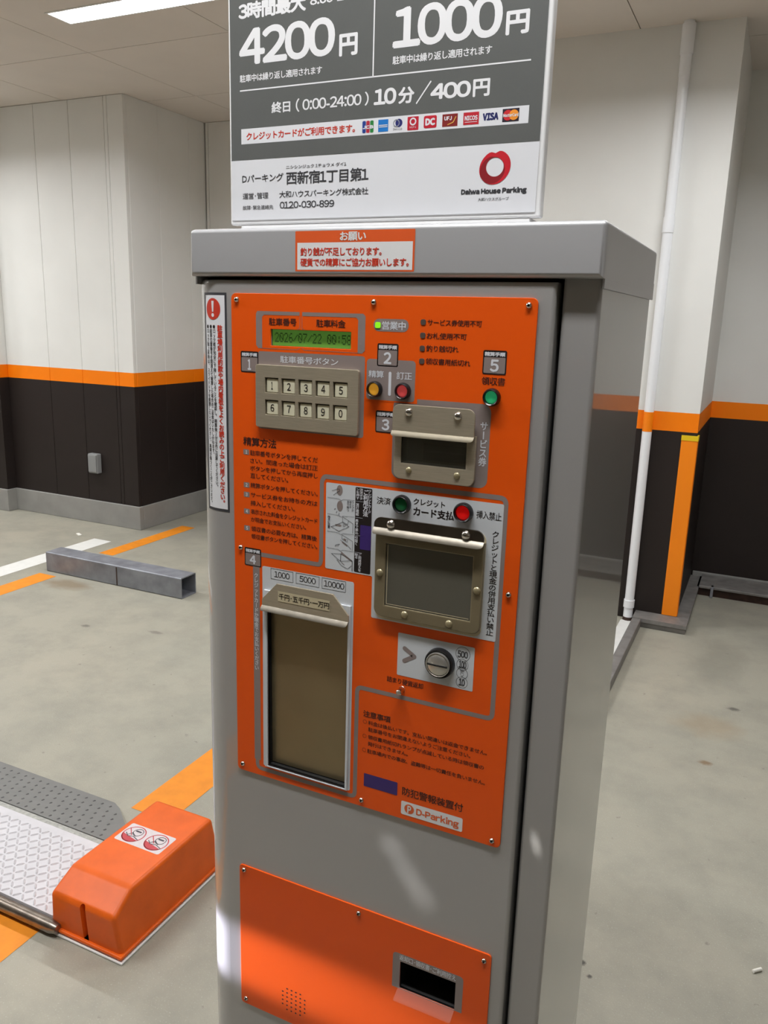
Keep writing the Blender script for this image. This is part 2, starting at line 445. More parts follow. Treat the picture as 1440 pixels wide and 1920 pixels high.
# ceiling: boards with open joints round recessed lights
FIX = [(-2.03, 2.352), (0.70, 2.352), (-4.76, 2.352), (-6.6, 2.352), (-2.2, -.39), (.22, -.39), (-4.76, -.39)]
FL, FW = 1.25, .135
def minus(x0, x1, y0, y1, holes):
    xs = sorted({x0, x1, *[min(max(c, x0), x1) for h in holes for c in h[:2]]}); ys = sorted({y0, y1, *[min(max(c, y0), y1) for h in holes for c in h[2:]]})
    out = []
    for a, b in zip(xs, xs[1:]):
        for c, d in zip(ys, ys[1:]):
            mx, my = (a+b)/2, (c+d)/2
            if not any(h[0] < mx < h[1] and h[2] < my < h[3] for h in holes): out.append((a, b, c, d))
    return out
holes = [(x-FL/2-.003, x+FL/2+.003, y-FW/2-.003, y+FW/2+.003) for x, y in FIX]
ceil = tagk(link('ceiling', boxes_mesh('ceiling', [(a, b, c, d, H+.006, H+.12) for a, b, c, d in minus(XL-.3, XR+.3, YN-.3, 4.6, holes)] ), None, [m_ceil_gap]))
gx = [-2.9165+.9145*k for k in range(-5, 9)]; gy = [2.79+.9*k for k in range(-14, 3)]
for i, x in enumerate(gx[:-1]):
    for j, y in enumerate(gy[:-1]):
        x0, x1, y0, y1 = x+.0022, gx[i+1]-.0022, y+.0022, gy[j+1]-.0022
        if x1 < XL or x0 > XR or y1 < YN: continue
        o = link('ceiling_board', boxes_mesh('ceiling_board', [(a, b, c, d, H, H+.0055) for a, b, c, d in minus(x0, x1, y0, y1, holes)]), ceil, [m_ceil])
# recessed ceiling lights
for k, (x, y) in enumerate(FIX):
    t = empty('ceiling_light', (x, y, H))
    if k == 0: tag(t, 'long recessed fluorescent ceiling light above the wheel stop bay', 'light')
    else: tag(t, 'recessed fluorescent ceiling light further along the car park ceiling, out of view', 'light', 'ceiling lights out of view')
    w, l, dp = FW/2, FL/2, .040
    v = [(-l, -w, 0), (l, -w, 0), (l, w, 0), (-l, w, 0), (-l, -w, dp), (l, -w, dp), (l, w, dp), (-l, w, dp)]
    hm = mesh_py('housing', [(x+a, y+b, H+c) for a, b, c in v], [(0, 1, 5, 4), (1, 2, 6, 5), (2, 3, 7, 6), (3, 0, 4, 7), (4, 5, 6, 7)])
    link('housing', hm, t, [m_white])
    link('rim', boxes_mesh('rim', [(x-l-.012, x+l+.012, y-w-.012, y-w, H-.003, H+.001), (x-l-.012, x+l+.012, y+w, y+w+.012, H-.003, H+.001), (x-l-.012, x-l, y-w, y+w, H-.003, H+.001), (x+l, x+l+.012, y-w, y+w, H-.003, H+.001)]), t, [m_white])
    d = mesh_py('diffuser', [(x+a, y+b, H+.032) for a, b in ((-l+.02, -w+.006), (-l+.02, w-.006), (l-.02, w-.006), (l-.02, -w+.006))], [(0, 1, 2, 3)])
    link('diffuser', d, t, [m_tube])
# walls
def wall(name, x0, x1, y0, y1, z0=0.0, z1=H, m=m_wall):
    return tagk(link(name, box_mesh(name, x0, x1, y0, y1, z0, z1), None, [m]))
wl = wall('wall_left', -4.53, -3.325, 3.51, 4.45)
def wpanel(par, x0, x1, y0, y1, z0=.160, z1=H-.002):
    return link('wall_panel', box_mesh('wall_panel', x0, x1, y0, y1, z0, z1, .002, 1), par, [m_wall])
edges = [-4.53, -4.104, -3.79, -3.486, -3.457, -3.325]
for a, b in zip(edges, edges[1:]): wpanel(wl, a+.0011, b-.0011 if b != -3.325 else b, 3.48, 3.51)
ws = wall('wall_left_return', -3.355, -3.3285, 3.511, 4.30)
ye = [3.511, 3.80, 4.118, 4.30]
for a, b in zip(ye, ye[1:]): wpanel(ws, -3.3285, -3.322, a+.0016, b-.0016)
wa = wall('wall_alcove', -3.3, -1.5, 4.305, 4.45)
for a, b in ((-3.315, -3.29), (-3.29, -2.9), (-2.9, -2.5), (-2.5, -2.1), (-2.1, -1.5)): wpanel(wa, a+.0014, b-.0014, 4.297, 4.305)
wall('wall_far_left', XL, -4.53, 3.40, 4.45)
wall('wall_back', -1.5, .277, 3.42, 4.45)
wall('wall_recess', .277, XR+.2, 4.25, 4.45)
wall('wall_right', XR, XR+.2, YN, 4.25)
wall('wall_side', XL-.2, XL, YN, 4.45)
wall('wall_front', XL, XR, YN-.2, YN)
# concrete plinths at the foot of the walls
tagk(link('baseboard_left', box_mesh('b', -4.53, -3.308, 3.465, 3.475+.034, 0, .166, .004), None, [m_plinth]))
tagk(link('baseboard_left_return', box_mesh('b', -3.345, -3.3075, 3.5095, 4.285, 0, .1655, .004), None, [m_plinth]))
tagk(link('baseboard_alcove', box_mesh('b', -3.306, -1.5, 4.285, 4.32, 0, .165, .004), None, [m_plinth]))
tagk(link('baseboard_far_left', box_mesh('b', XL, -4.518, 3.385, 3.4795, 0, .1662, .004), None, [m_plinth]))
tagk(link('baseboard_recess', box_mesh('b', .285, XR, 4.235, 4.26, 0, .075, .003), None, [m_plinth]))
# steel edging round the foot of the back wall
tagk(link('trim_1', box_mesh('t', .078, .122, 1.75, 3.30, 0, .048, .004), None, [m_kerb]))
tagk(link('trim_2', boxes_mesh('t', [(.078, .341, 3.30, 3.42, .030, .050), (.078, .336, 3.312, 3.42, 0, .030)]), None, [m_kerb]))
tagk(link('trim_3', boxes_mesh('t', [(.277, .341, 3.42, 4.236, .030, .050), (.277, .330, 3.42, 4.236, 0, .030)]), None, [m_kerb]))
tagk(link('trim_4', box_mesh('t', .341, XR, 3.99, 4.236, .050, .066, .003), None, [m_kerb]))
tagk(link('trim_5', box_mesh('t', .330, XR, 4.02, 4.236, 0, .050), None, [m_rust]))
clip = link('bracket', box_mesh('c', .405, .42, 3.985, 4.025, .002, .066, .002), None, [m_zinc]); tag(clip, 'small pale steel bracket under the edging of the dark recess wall', 'bracket')
paintw = link('painted_line', mesh_py('painted_line', [(.008, 1.9, .0008), (.066, 1.9, .0008), (.066, 3.375, .0008), (.012, 3.375, .0008)], [(0, 1, 2, 3)]), floor, [m_line_w]); paintw['label'] = 'white strip on the floor beside the steel edging'

# drain pipe
px, py, pr = .0435, 3.392, .0235
pipe = empty('drain_pipe', (px, py, 0)); tag(pipe, 'white plastic drain pipe running down the wall from ceiling to floor', 'pipe')
def tube(name, z0, z1, r, m, par=pipe):
    return link(name, lathe(name, [(r-.004, z0), (r, z0), (r, z1), (r-.004, z1)], 24, 'Z', (px, py, 0)), par, [m])
tube('pipe_run', .0, .993, pr, m_pvc); tube('painted_band', .993, 1.09, pr+.0004, m_pvc_o); tube('pipe_run', 1.09, H, pr, m_pvc)
tube('coupling', 2.69, 2.815, pr+.0055, m_pvc); tube('coupling', 2.60, 2.69, pr+.0015, m_pvc); tube('coupling', 1.93, 2.0, pr+.003, m_pvc); tube('coupling', .07, .11, pr+.004, m_pvc); tube('foot_socket', .0, .018, pr+.0015, m_rust)
# corner guard
cg = empty('corner_guard', (.25, 3.41, .05)); tag(cg, 'orange corner guard strip with yellow top on the pillar edge', 'guard')
link('strip', boxes_mesh('s', [(.207, .281, 3.414, 3.4195, .052, .96), (.2775, .283, 3.4195, 3.47, .052, .96)]), cg, [m_guard])
link('top_edge', boxes_mesh('s', [(.206, .284, 3.412, 3.4195, .96, .985), (.2775, .285, 3.4195, 3.47, .96, .985)]), cg, [m_yellow])
# switch box on the dark wall
sb = empty('outlet_box', (-3.70, 3.47, .37)); tag(sb, 'small grey outlet box on the dark lower wall', 'outlet')
link('body', box_mesh('b', -3.742, -3.655, 3.438, 3.4805, .372, .512, .006), sb, [m_box])
link('cover', box_mesh('b', -3.736, -3.661, 3.431, 3.438, .382, .504, .003), sb, [m_box])

# wheel stop: hollow square steel tube
bm = bmesh.new()
def tube_ring(x): 
    o = .118; t = .006; y0, y1, z0, z1 = 2.478, 2.478+.125, 0.0, .118
    return [bm.verts.new(p) for p in ((x, y0, z0), (x, y1, z0), (x, y1, z1), (x, y0, z1))], [bm.verts.new(p) for p in ((x, y0+t, z0+t), (x, y1-t, z0+t), (x, y1-t, z1-t), (x, y0+t, z1-t))]
A, Ai = tube_ring(-3.135); B, Bi = tube_ring(-2.145)
for i in range(4):
    j = (i+1) % 4
    bm.faces.new((A[i], A[j], B[j], B[i])); bm.faces.new((Ai[j], Ai[i], Bi[i], Bi[j]))
    bm.faces.new((A[j], A[i], Ai[i], Ai[j])); bm.faces.new((B[i], B[j], Bi[j], Bi[i]))
bmesh.ops.recalc_face_normals(bm, faces=bm.faces[:])
eds = [e for e in bm.edges if all(v in A+B for v in e.verts) and abs(e.verts[0].co.x-e.verts[1].co.x) > .5]
bmesh.ops.bevel(bm, geom=eds, offset=.008, segments=3, affect='EDGES', profile=.5)
me = bpy.data.meshes.new('wheel_stop'); bm.to_mesh(me); bm.free(); smooth(me, 40)
stop = empty('wheel_stop', (-2.64, 2.54, 0)); tag(stop, 'grey galvanised square steel tube wheel stop lying on the floor', 'wheel stop')
link('steel_tube', me, stop, [m_zinc])
link('weld_seam', box_mesh('w', -2.60, -2.592, 2.4765, 2.4785, .004, .11, .0008), stop, [m_rust])

# litter
def litter(name, x, y, rot, l, r, m, label, cat):
    o = link(name, lathe(name, [(0, -l/2), (r, -l/2), (r, l/2), (0, l/2)], 14, 'X'), None, [m], (x, y, r)); o.rotation_euler = (0, 0, rot); tag(o, label, cat)
litter('cigarette_butt', .718, 1.086, .75, .024, .0042, m_butt, 'white cigarette butt lying alone on the grey floor', 'cigarette butt')
sp = link('paper_scrap', box_mesh('p', -.03, .03, -.011, .011, 0, .006, .001), None, [m_butt], (-3.58, 3.16, .0005)); sp.rotation_euler = (0, 0, -.5); tag(sp, 'tiny white paper scrap on the floor beyond the wheel stop', 'scrap')

# ------------------------------------------------------------------ parking lock (plate, ramp and orange motor cover)
pl = empty('parking_lock', (-.75, .6, 0)); tag(pl, 'parking lock with white checker plate, grey ramp and orange motor cover', 'parking lock')
XP0 = -2.6
def zpl(y): return .034 + (y-.42)*(.05-.034)/(.675-.42)
pv = [(XP0, .425, zpl(.425)), (-.872, .425, zpl(.425)), (-.872, .672, .05), (XP0, .672, .05)]
pv += [(a, b, 0.004) for a, b, c in pv]
cp = link('checker_plate', mesh_py('checker_plate', pv, [(0, 1, 2, 3), (4, 7, 6, 5), (0, 4, 5, 1), (1, 5, 6, 2), (2, 6, 7, 3), (3, 7, 4, 0)]), pl, [m_plate])
v, f = [], []
def lozenge(v, f, x, y, ang, L, wd, h, zf):
    b = len(v); c, s = math.cos(ang), math.sin(ang)
    for (a, e, k) in ((-L/2, 0, 0), (-L*.25, -wd/2, 0), (L*.25, -wd/2, 0), (L/2, 0, 0), (L*.25, wd/2, 0), (-L*.25, wd/2, 0), (-L*.28, 0, h), (L*.28, 0, h)):
        X, Y = x+a*c-e*s, y+a*s+e*c; v.append((X, Y, zf(Y)+k))
    f += [tuple(b+i for i in t) for t in ((0, 1, 6), (1, 2, 7, 6), (2, 3, 7), (3, 4, 7), (4, 5, 6, 7), (5, 0, 6))]
px_ = .0205
nx = int((-.885-XP0)/px_); ny = int((.66-.437)/px_)
for i in range(nx):
    for j in range(ny+1):
        X, Y = XP0+.012+i*px_, .437+j*px_
        if X > -.885: continue
        lozenge(v, f, X, Y, (PI/4 if (i+j) % 2 else -PI/4)+.0, .0245, .0066, .0034, zpl)
tr = link('tread', mesh_py('tread', v, f), cp, [m_plate]); tag(tr, kind='stuff')
# ramp
def zr(y): return max(.004, .05-(y-.692)*(.046/.203))
rv2 = [(XP0, .692), (-.93, .692), (-.985, .80), (-1.075, .872), (-1.115, .893), (XP0, .897)]
n = len(rv2); rv = [(x, y, zr(y)) for x, y in rv2]+[(x, y, .0005) for x, y in rv2]
rp = link('ramp_plate', mesh_py('ramp_plate', rv, [tuple(range(n)), tuple(range(2*n-1, n-1, -1))]+[(i, i+n, (i+1) % n+n, (i+1) % n) for i in range(n)]), pl, [m_ramp])
v, f = [], []
for i in range(60):
    for j in range(7):
        X, Y = -.955-i*.033-(j % 2)*.0165, .708+j*.031
        if X < XP0+.02 or Y > .885 or X > -.955-(Y-.70)*.75: continue
        lozenge(v, f, X, Y, PI/2, .0125, .0075, .0022, zr)
rd = link('stud', mesh_py('stud', v, f), rp, [m_rampdot]); tag(rd, kind='stuff')
hg = link('hinge_strip', box_mesh('h', XP0, -.90, .6725, .6915, .02, .0485, .003), pl, [m_hinge])
link('rail', lathe('rail', [(0, XP0), (.0165, XP0), (.0165, -.855), (.012, -.835), (0, -.835)], 20, 'X', (0, .407, .0225)), pl, [m_rail])
bp_ = link('base_plate', box_mesh('bp', -1.0, -.6335, .4062, .835, .001, .007, .002), pl, [m_white])
def housing():
    bm = bmesh.new()
    prof = [(.416, .018), (.409, .118), (.478, .157), (.79, .157), (.806, .018)]
    xb, xt = (-.868, -.642), (-.852, -.658)
    def xs(z, k): q = (z-.018)/(.157-.018); return xb[k]+(xt[k]-xb[k])*q
    Lv = [bm.verts.new((xs(z, 0), y, z)) for y, z in prof]; Rv = [bm.verts.new((xs(z, 1), y, z)) for y, z in prof]
    m = len(prof)
    bm.faces.new(Lv); bm.faces.new(Rv[::-1])
    for i in range(m): bm.faces.new((Lv[i], Rv[i], Rv[(i+1) % m], Lv[(i+1) % m]))
    bmesh.ops.recalc_face_normals(bm, faces=bm.faces[:])
    eds = [e for e in bm.edges if max(v.co.z for v in e.verts) > .03]
    bmesh.ops.bevel(bm, geom=eds, offset=.0115, segments=4, affect='EDGES', profile=.5, clamp_overlap=True)
    me = bpy.data.meshes.new('motor_cover'); bm.to_mesh(me); bm.free(); return me
hm = housing(); cov = bpy.data.objects.new('tmp', hm); COL.objects.link(cov)
cut = lathe('cut', [(0, -.03), (.0085, -.03), (.0085, .03), (0, .03)], 16, 'Y-', (-.752, .40, .112)); cb = bpy.data.objects.new('c1', cut); COL.objects.link(cb)
cut2 = box_mesh('cut2', -.7605, -.7435, .37, .43, .02, .112); cb2 = bpy.data.objects.new('c2', cut2); COL.objects.link(cb2)
for c in (cb, cb2):
    md = cov.modifiers.new('b', 'BOOLEAN'); md.object = c; md.operation = 'DIFFERENCE'; md.solver = 'EXACT'
dg = bpy.context.evaluated_depsgraph_get(); hm2 = bpy.data.meshes.new_from_object(cov.evaluated_get(dg))
for o in (cov, cb, cb2): bpy.data.objects.remove(o)
smooth(hm2, 40); hm2.name = 'motor_cover'; hm2.materials.clear()
mc = link('motor_cover', hm2, pl, [m_housing])
link('flange', box_mesh('fl', -.874, -.636, .408, .812, .010, .020, .004), mc, [m_housing])
# sticker with two forbidding circles on the cover
def zflat(name, polys, z, m, par, label=None):
    v, f = [], []
    for p in polys:
        b = len(v); v += [(x, y, z) for x, y in p]; f.append(tuple(range(b, b+len(p))))
    me = mesh_py(name, v, f); bm = bmesh.new(); bm.from_mesh(me); bmesh.ops.recalc_face_normals(bm, faces=bm.faces[:])
    for fc in bm.faces:
        if fc.normal.z < 0: fc.normal_flip()
    bm.to_mesh(me); bm.free()
    o = link(name, me, par, [m])
    if len(polys) > 1: o['kind'] = 'stuff'
    if label: o['label'] = label
    return o
ZS = .1572
SX0, SX1, SY0, SY1 = -.832, -.684, .599, .673
zflat('warning_sticker', [rrect(SX0, SY0, SX1, SY1, .006)], ZS, m_sticker, mc, 'white sticker with two red circle symbols')
ph, rh, bh = [], [], []
for cx in (-.796, -.721):
    cy = .636; R_ = .031
    rh += ring_polys(cx, cy, R_, .0028, 32)
    a0, a1 = PI*1.06, PI*1.80
    rh.append([(cx+R_*math.cos(a0+(a1-a0)*k/14), cy+R_*math.sin(a0+(a1-a0)*k/14)) for k in range(15)])
    rh += stroke_polys([(cx-R_*.8, cy+R_*.55), (cx-R_*.1, cy-R_*.2)], .0025)
    bh += stroke_polys([(cx-.024, cy-.002), (cx-.010, cy-.012), (cx+.006, cy-.008), (cx+.027, cy-.016)], .0022)
    bh += stroke_polys([(cx-.013, cy-.008), (cx-.006, cy+.004), (cx+.010, cy-.006)], .002)
    bh += ring_polys(cx+.006, cy+.010, .014, .0018, 20)
    bh += [rrect(cx-.004, cy+.011, cx+.014, cy+.016, .001, 2)]
zflat('symbol', rh, ZS+.0003, m_sticker_red, mc); zflat('symbol', bh, ZS+.0005, m_dirtyink, mc)

# ------------------------------------------------------------------ payment machine
pm = empty('payment_machine', (.18, .17, 0)); tag(pm, 'grey parking payment machine with orange front panels and keypad', 'payment machine')
VB = Z0*1000                                   # v of the floor
link('cabinet_body', box_mesh('body', -.050, .380, .06, .330, .06, Z0+.045, .003), pm, [m_cab])
link('plinth', box_mesh('plinth', -.045, .410, .03, .325, 0, .06, .003), pm, [m_gap])
link('door_jamb', box_mesh('jamb', .3805, .4177, .010, .330, .06, Z0+.045, .0045, 3), pm, [m_cab])
link('door_gasket', boxes_mesh('gasket', [(.372, .384, .024, .06, .06, Z0+.02), (-.05, .384, .024, .06, Z0+.004, Z0+.02)]), pm, [m_gap])
# cap
def cap_mesh():
    bm = bmesh.new()
    def bx(x0, x1, y0, y1, z0, z1):
        r = bmesh.ops.create_cube(bm, size=1)
        for v in r['verts']: v.co = Vector(((x0+x1)/2+v.co.x*(x1-x0), (y0+y1)/2+v.co.y*(y1-y0), (z0+z1)/2+v.co.z*(z1-z0)))
        return r['verts']
    vs = bx(-.0561, .4201, -.002, .338, Z0+.0186, Z0+.0704)
    es = {e for v in vs for e in v.link_edges}
    es = [e for e in es if not (all(abs(v.co.z-(Z0+.0186)) < 1e-6 for v in e.verts) and max(v.co.y for v in e.verts) > .1)]
    bmesh.ops.bevel(bm, geom=es, offset=.005, segments=3, affect='EDGES', profile=.5)
    bx(.4180, .42005, .008, .337, Z0+.0099, Z0+.03); bx(-.05605, -.054, .008, .337, Z0+.0099, Z0+.03)
    me = bpy.data.meshes.new('cap'); bm.to_mesh(me); bm.free(); return smooth(me, 40)
link('cap', cap_mesh(), pm, [m_cap])
# door: left edge rolls back in a broad curve
RB = .0493; XB = -.019; ANG = math.asin(.034/RB)
def prof(x):
    return .002 if x >= XB else .002 + RB - math.sqrt(max(RB*RB-(XB-x)**2, 1e-9))
pr_ = [(-.053, .050)]+[(XB-RB*math.sin(ANG*(1-k/10)), .002+RB-RB*math.cos(ANG*(1-k/10))) for k in range(11)]
pr_r = [(.3725+.004*math.sin(PI/2*k/4), .006-.004*math.cos(PI/2*k/4)) for k in range(5)]+[(.3765, .050)]
dz1, dz0 = Z0+.0150, .075
v, f = [], []
for part in (pr_, pr_r):
    b = len(v)
    for x, y in part: v += [(x, y, dz1-.004 if y < .03 else dz1-.004), (x, y, dz0)]
    for i in range(len(part)-1): f.append((b+2*i, b+2*i+1, b+2*i+3, b+2*i+2))
# rolled top edge
full = pr_+pr_r
for i in range(len(full)-1):
    (xa, ya), (xb_, yb_) = full[i], full[i+1]
    for k in range(4):
        a, c = PI/2*k/4, PI/2*(k+1)/4
        q = lambda x, y, t: (x, y+.004*(1-math.cos(t)) if True else y, dz1-.004+.004*math.sin(t))
        bb = len(v); v += [q(xa, ya, a), q(xb_, yb_, a), q(xb_, yb_, c), q(xa, ya, c)]; f.append((bb, bb+1, bb+2, bb+3))
    bb = len(v); v += [(xa, ya+.004, dz1), (xb_, yb_+.004, dz1), (xb_, .05, dz1), (xa, .05, dz1)]; f.append((bb, bb+1, bb+2, bb+3))
me = mesh_py('door', v, f); bm = bmesh.new(); bm.from_mesh(me); bmesh.ops.remove_doubles(bm, verts=bm.verts[:], dist=1e-5); bmesh.ops.recalc_face_normals(bm, faces=bm.faces[:])
ref = [fc for fc in bm.faces if abs(fc.calc_center_median().x-.0) < .03 and fc.calc_center_median().z < 1.4]
if ref and ref[0].normal.y > 0: bmesh.ops.reverse_faces(bm, faces=bm.faces[:])
bm.to_mesh(me); bm.free(); smooth(me, 30)
door = link('door', me, pm, [m_cab])
LCD = [53.5, 38.7, 156.5, 57.0]; TK = [222.3, 146, 296.3, 174.2]; CW = [208.6, 266.6, 310.6, 339.2]; BS = [48.4, 361, 160.6, 588.2]; RM = [243.2, 807.5, 317.3, 847]
R4 = lambda q: [(q[0], q[1]), (q[2], q[1]), (q[2], q[3]), (q[0], q[3])]
link('door_skin', plate('door_skin', [(-19.2, -11), (372.6, -11), (372.6, VB-75), (-19.2, VB-75)], [R4(q) for q in (LCD, TK, CW, BS, RM)], .002, .0035), pm, [m_cab])
def pocket(name, q, depth, m, par=pm, y0=.0032):
    u0, v0, u1, v1 = q
    v = [W(u0, v0, y0), W(u1, v0, y0), W(u1, v1, y0), W(u0, v1, y0), W(u0, v0, depth), W(u1, v0, depth), W(u1, v1, depth), W(u0, v1, depth)]
    return link(name, mesh_py(name, v, [(0, 4, 5, 1), (1, 5, 6, 2), (2, 6, 7, 3), (3, 7, 4, 0), (4, 7, 6, 5)]), par, [m])
# ---- upper orange panel
fp = link('front_panel', plate('front_panel', rrect(0, 0, 360, 606.9, 6), [R4(q) for q in (LCD, TK, CW, BS)], 0, .002, .0004), pm, [m_orange])
fp['label'] = 'upper orange front panel'
Y1, Y2, Y3, Y4 = -.00012, -.00024, -.00036, -.00048
def P(polys, y, m, par=fp, name='printed_shape', label=None):
    o = link(name, flat(name, polys, y), par, [m])
    if len(polys) > 1: o['kind'] = 'stuff'
    if label: o['label'] = label
    return o
def PH(outer, holes, y, m, par=fp, name='printed_shape'):
    return link(name, plate(name, outer, holes, y, y+.00008), par, [m])
screw_me = None
def screw(u, v, par, r=3.3):
    global screw_me
    if screw_me is None:
        screw_me = lathe('screw', [(0, .0018), (.0011, .0018), (.0013, .0026), (.0022, .0022), (.0031, .0010), (.0033, 0)], 20, 'Y-')
        screw_me.materials.append(m_steel); screw_me.materials.append(m_dark)
        for p in screw_me.polygons:
            if (p.center.x**2+p.center.z**2)**.5 < .0012: p.material_index = 1
    link('screw', screw_me, par, [], W(u, v, 0))
for u, v in ((7.8, 7.1), (183, 7), (351, 7.2), (9.3, 302), (350.2, 303.5), (8.2, 597.6), (183, 598.3), (350.2, 599.3)): screw(u, v, fp)
# long grey guide line linking the steps
P(stroke_polys([(39, 306.8), (121, 306.8), (122.6, 300), (122.6, 207), (125.5, 200.6), (341, 200.6), (341, 449.8), (173.7, 449.8), (173.7, 596.5), (31.2, 596.5), (31.2, 578)], 5.4, r=7), Y1, m_print_grey)
P([rrect(27, 318, 36.6, 585, 1)], Y1-.00005, m_print_grey)
# display
P([[(34, 24), (34, 22), (36, 19.2), (91.8, 19.2), (91.8, 23.2), (45, 23.2), (42.3, 25.5), (42.3, 60.5), (37, 60.5), (34, 57)],
   [(95.2, 19.2), (171, 19.2), (173.7, 22), (173.7, 58), (170.5, 61), (165, 61), (165, 26), (162.5, 23.4), (95.2, 23.4)]], Y1, m_print_grey)
P(stroke_polys([(42, 60.4), (89, 60.4), (92, 58.5)], .5)+stroke_polys([(95, 58.5), (97.5, 60.4), (166, 60.6)], .5)+stroke_polys([(92, 24), (92, 37), (89, 38)], .4)+stroke_polys([(95, 24), (95, 37), (98, 38)], .4), Y1, m_print_grey)
T('駐車番号', 51.5, 26.3, 88, 34.7, Y2, m_print_dark, fp, .12); T('駐車料金', 113.2, 26.3, 149.7, 34.7, Y2, m_print_dark, fp, .12)
pocket('display_well', LCD, .0055, m_dark)
lcd = link('display', mesh_py('display', [W(LCD[0]+.2, LCD[1]+.2, .004), W(LCD[2]-.2, LCD[1]+.2, .004), W(LCD[2]-.2, LCD[3]-.2, .004), W(LCD[0]+.2, LCD[3]-.2, .004)], [(0, 3, 2, 1)]), pm, [m_lcd]); lcd['label'] = 'green liquid crystal display showing a date and time'
DM = {'0': '0E11191513110E', '2': '0E11010204081F', '6': '0608101E11110E', '7': '1F010204080808', '5': '1F101E0101110E', '8': '0E11110E11110E', '/': '00010204081000', ':': '00040400040400', ' ': '00000000000000'}
dots = []
for i, ch in enumerate('2026/07/22 00:58'):
    u0 = 57.0+i*6.18
    for r in range(7):
        row = int(DM[ch][2*r:2*r+2], 16)
        for c in range(5):
            if row >> (4-c) & 1:
                a, b = u0+c*1.06, 42.4+r*1.5; dots.append([(a, b), (a+.92, b), (a+.92, b+1.34), (a, b+1.34)])
link('display_digits', flat('display_digits', dots, .0038), lcd, [m_lcddot])
# step badges
def badge(n, u0, v0, u1, v1):
    P([rrect(u0, v0, u1, v1, 1.8)], Y2, m_print_black, name='step_badge', label='black step badge number '+n)
    P([rrect(u0+1.2, v0+6.9, u1-1.2, v1-1.2, 1.0)], Y3, m_print_grey)
    t = Text().fit('精算手順', u0+1.6, v0+1.6, u1-1.6, v0+6.0, Y3, .22); t.fit(n, (u0+u1)/2-(4.6 if n != '1' else 2.6), v0+8.9, (u0+u1)/2+(4.6 if n != '1' else 2.2), v1-2.6, Y4, .55)
    t.build('lettering', m_print_lgrey, fp)
badge('1', 12.6, 64.6, 37, 88.6); badge('2', 188.8, 49.2, 213.4, 73.2); badge('3', 188.8, 120.4, 213.2, 144.2); badge('5', 307.4, 51.3, 332.2, 75.2); badge('4', 15, 300.5, 39, 323.3)
# keypad
P([rrect(36.5, 63.8, 174.2, 152.5, 3)], Y1, m_print_grey)
Text().fit('駐車番号ボタン', 66.5, 67.7, 141.5, 75.6, Y2, .1).build('lettering', m_print_lgrey, fp)
kc = [57.5+22.3*i for i in range(5)]; kr = [101.4, 126.7]
kp = link('keypad_plate', plate('keypad_plate', rrect(35.6, 78.5, 169.1, 150.3, 3), [[(c-8.9, r-8.5), (c+8.9, r-8.5), (c+8.9, r+8.5), (c-8.9, r+8.5)] for r in kr for c in kc], -.0045, -.0002, .0005), pm, [m_brushed]); kp['label'] = 'brushed steel keypad plate'
P([(lambda q: R4(q))([44, 90, 160, 140])], -.0003, m_keyhole, kp, 'key_bed')
for i, d in enumerate('1234567890'):
    c, r = kc[i % 5]+.5, kr[i//5]+.4
    km = plate('key', rrect(c-7.6, r-7.5, c+7.6, r+7.5, .8, 3), [], -.0034, -.0005, .0006); km.materials.clear()
    t = Text().fit(d, c-(2.5 if d != '1' else 1.6), r-4.3, c+(2.5 if d != '1' else .8), r+4.3, -.0036, .12)
    nv, npol = len(km.vertices), len(km.polygons)
    bm = bmesh.new(); bm.from_mesh(km); vv = [bm.verts.new(p) for p in t.v]
    for q in t.f:
        try: fc = bm.faces.new([vv[k] for k in q]); fc.material_index = 1
        except ValueError: pass
    bm.to_mesh(km); bm.free()
    o = link('key', km, kp, [m_key, m_print_black]); o['label'] = 'cream key marked '+d
# instructions
T('精算方法', 14.8, 164.3, 61.2, 174.9, Y2, m_print_dark, fp, .18)
for n, v in zip('12345', (182.6, 222.6, 234.4, 255.2, 276.2)):
    P([rrect(14.6, v-3.2, 22.9, v+3.2, 1)], Y1, m_print_grey); T(n, 17.4 if n != '1' else 18, v-2.2, 20.2, v+2.2, Y2, m_print_lgrey, fp, .22)
t = Text()
for s, u0, u1, v in (('駐車番号ボタンを押してくだ', 24.3, 117, 182.8), ('さい。間違った場合は訂正', 24.3, 117, 192.1), ('ボタンを押してから再度押し', 24.3, 117.2, 201.3), ('直してください。', 24.4, 77.5, 210.3),
                     ('精算ボタンを押してください。', 24.6, 117.4, 222.2), ('サービス券をお持ちの方は', 24.6, 117, 233.8), ('挿入してください。', 24.4, 86.6, 244),
                     ('表示された料金をクレジットカード', 24.7, 117.2, 254.6), ('か現金でお支払いください。', 24.7, 102, 264.3), ('領収書の必要な方は、精算後', 24.9, 116.9, 275.9), ('領収書ボタンを押してください。', 24.9, 117.5, 285.4)):
    t.fit(s, u0, v-3.15, u1, v+3.15, Y2, .08)
t.build('lettering', m_print_dark, fp, 'five numbered steps printed in small dark characters')
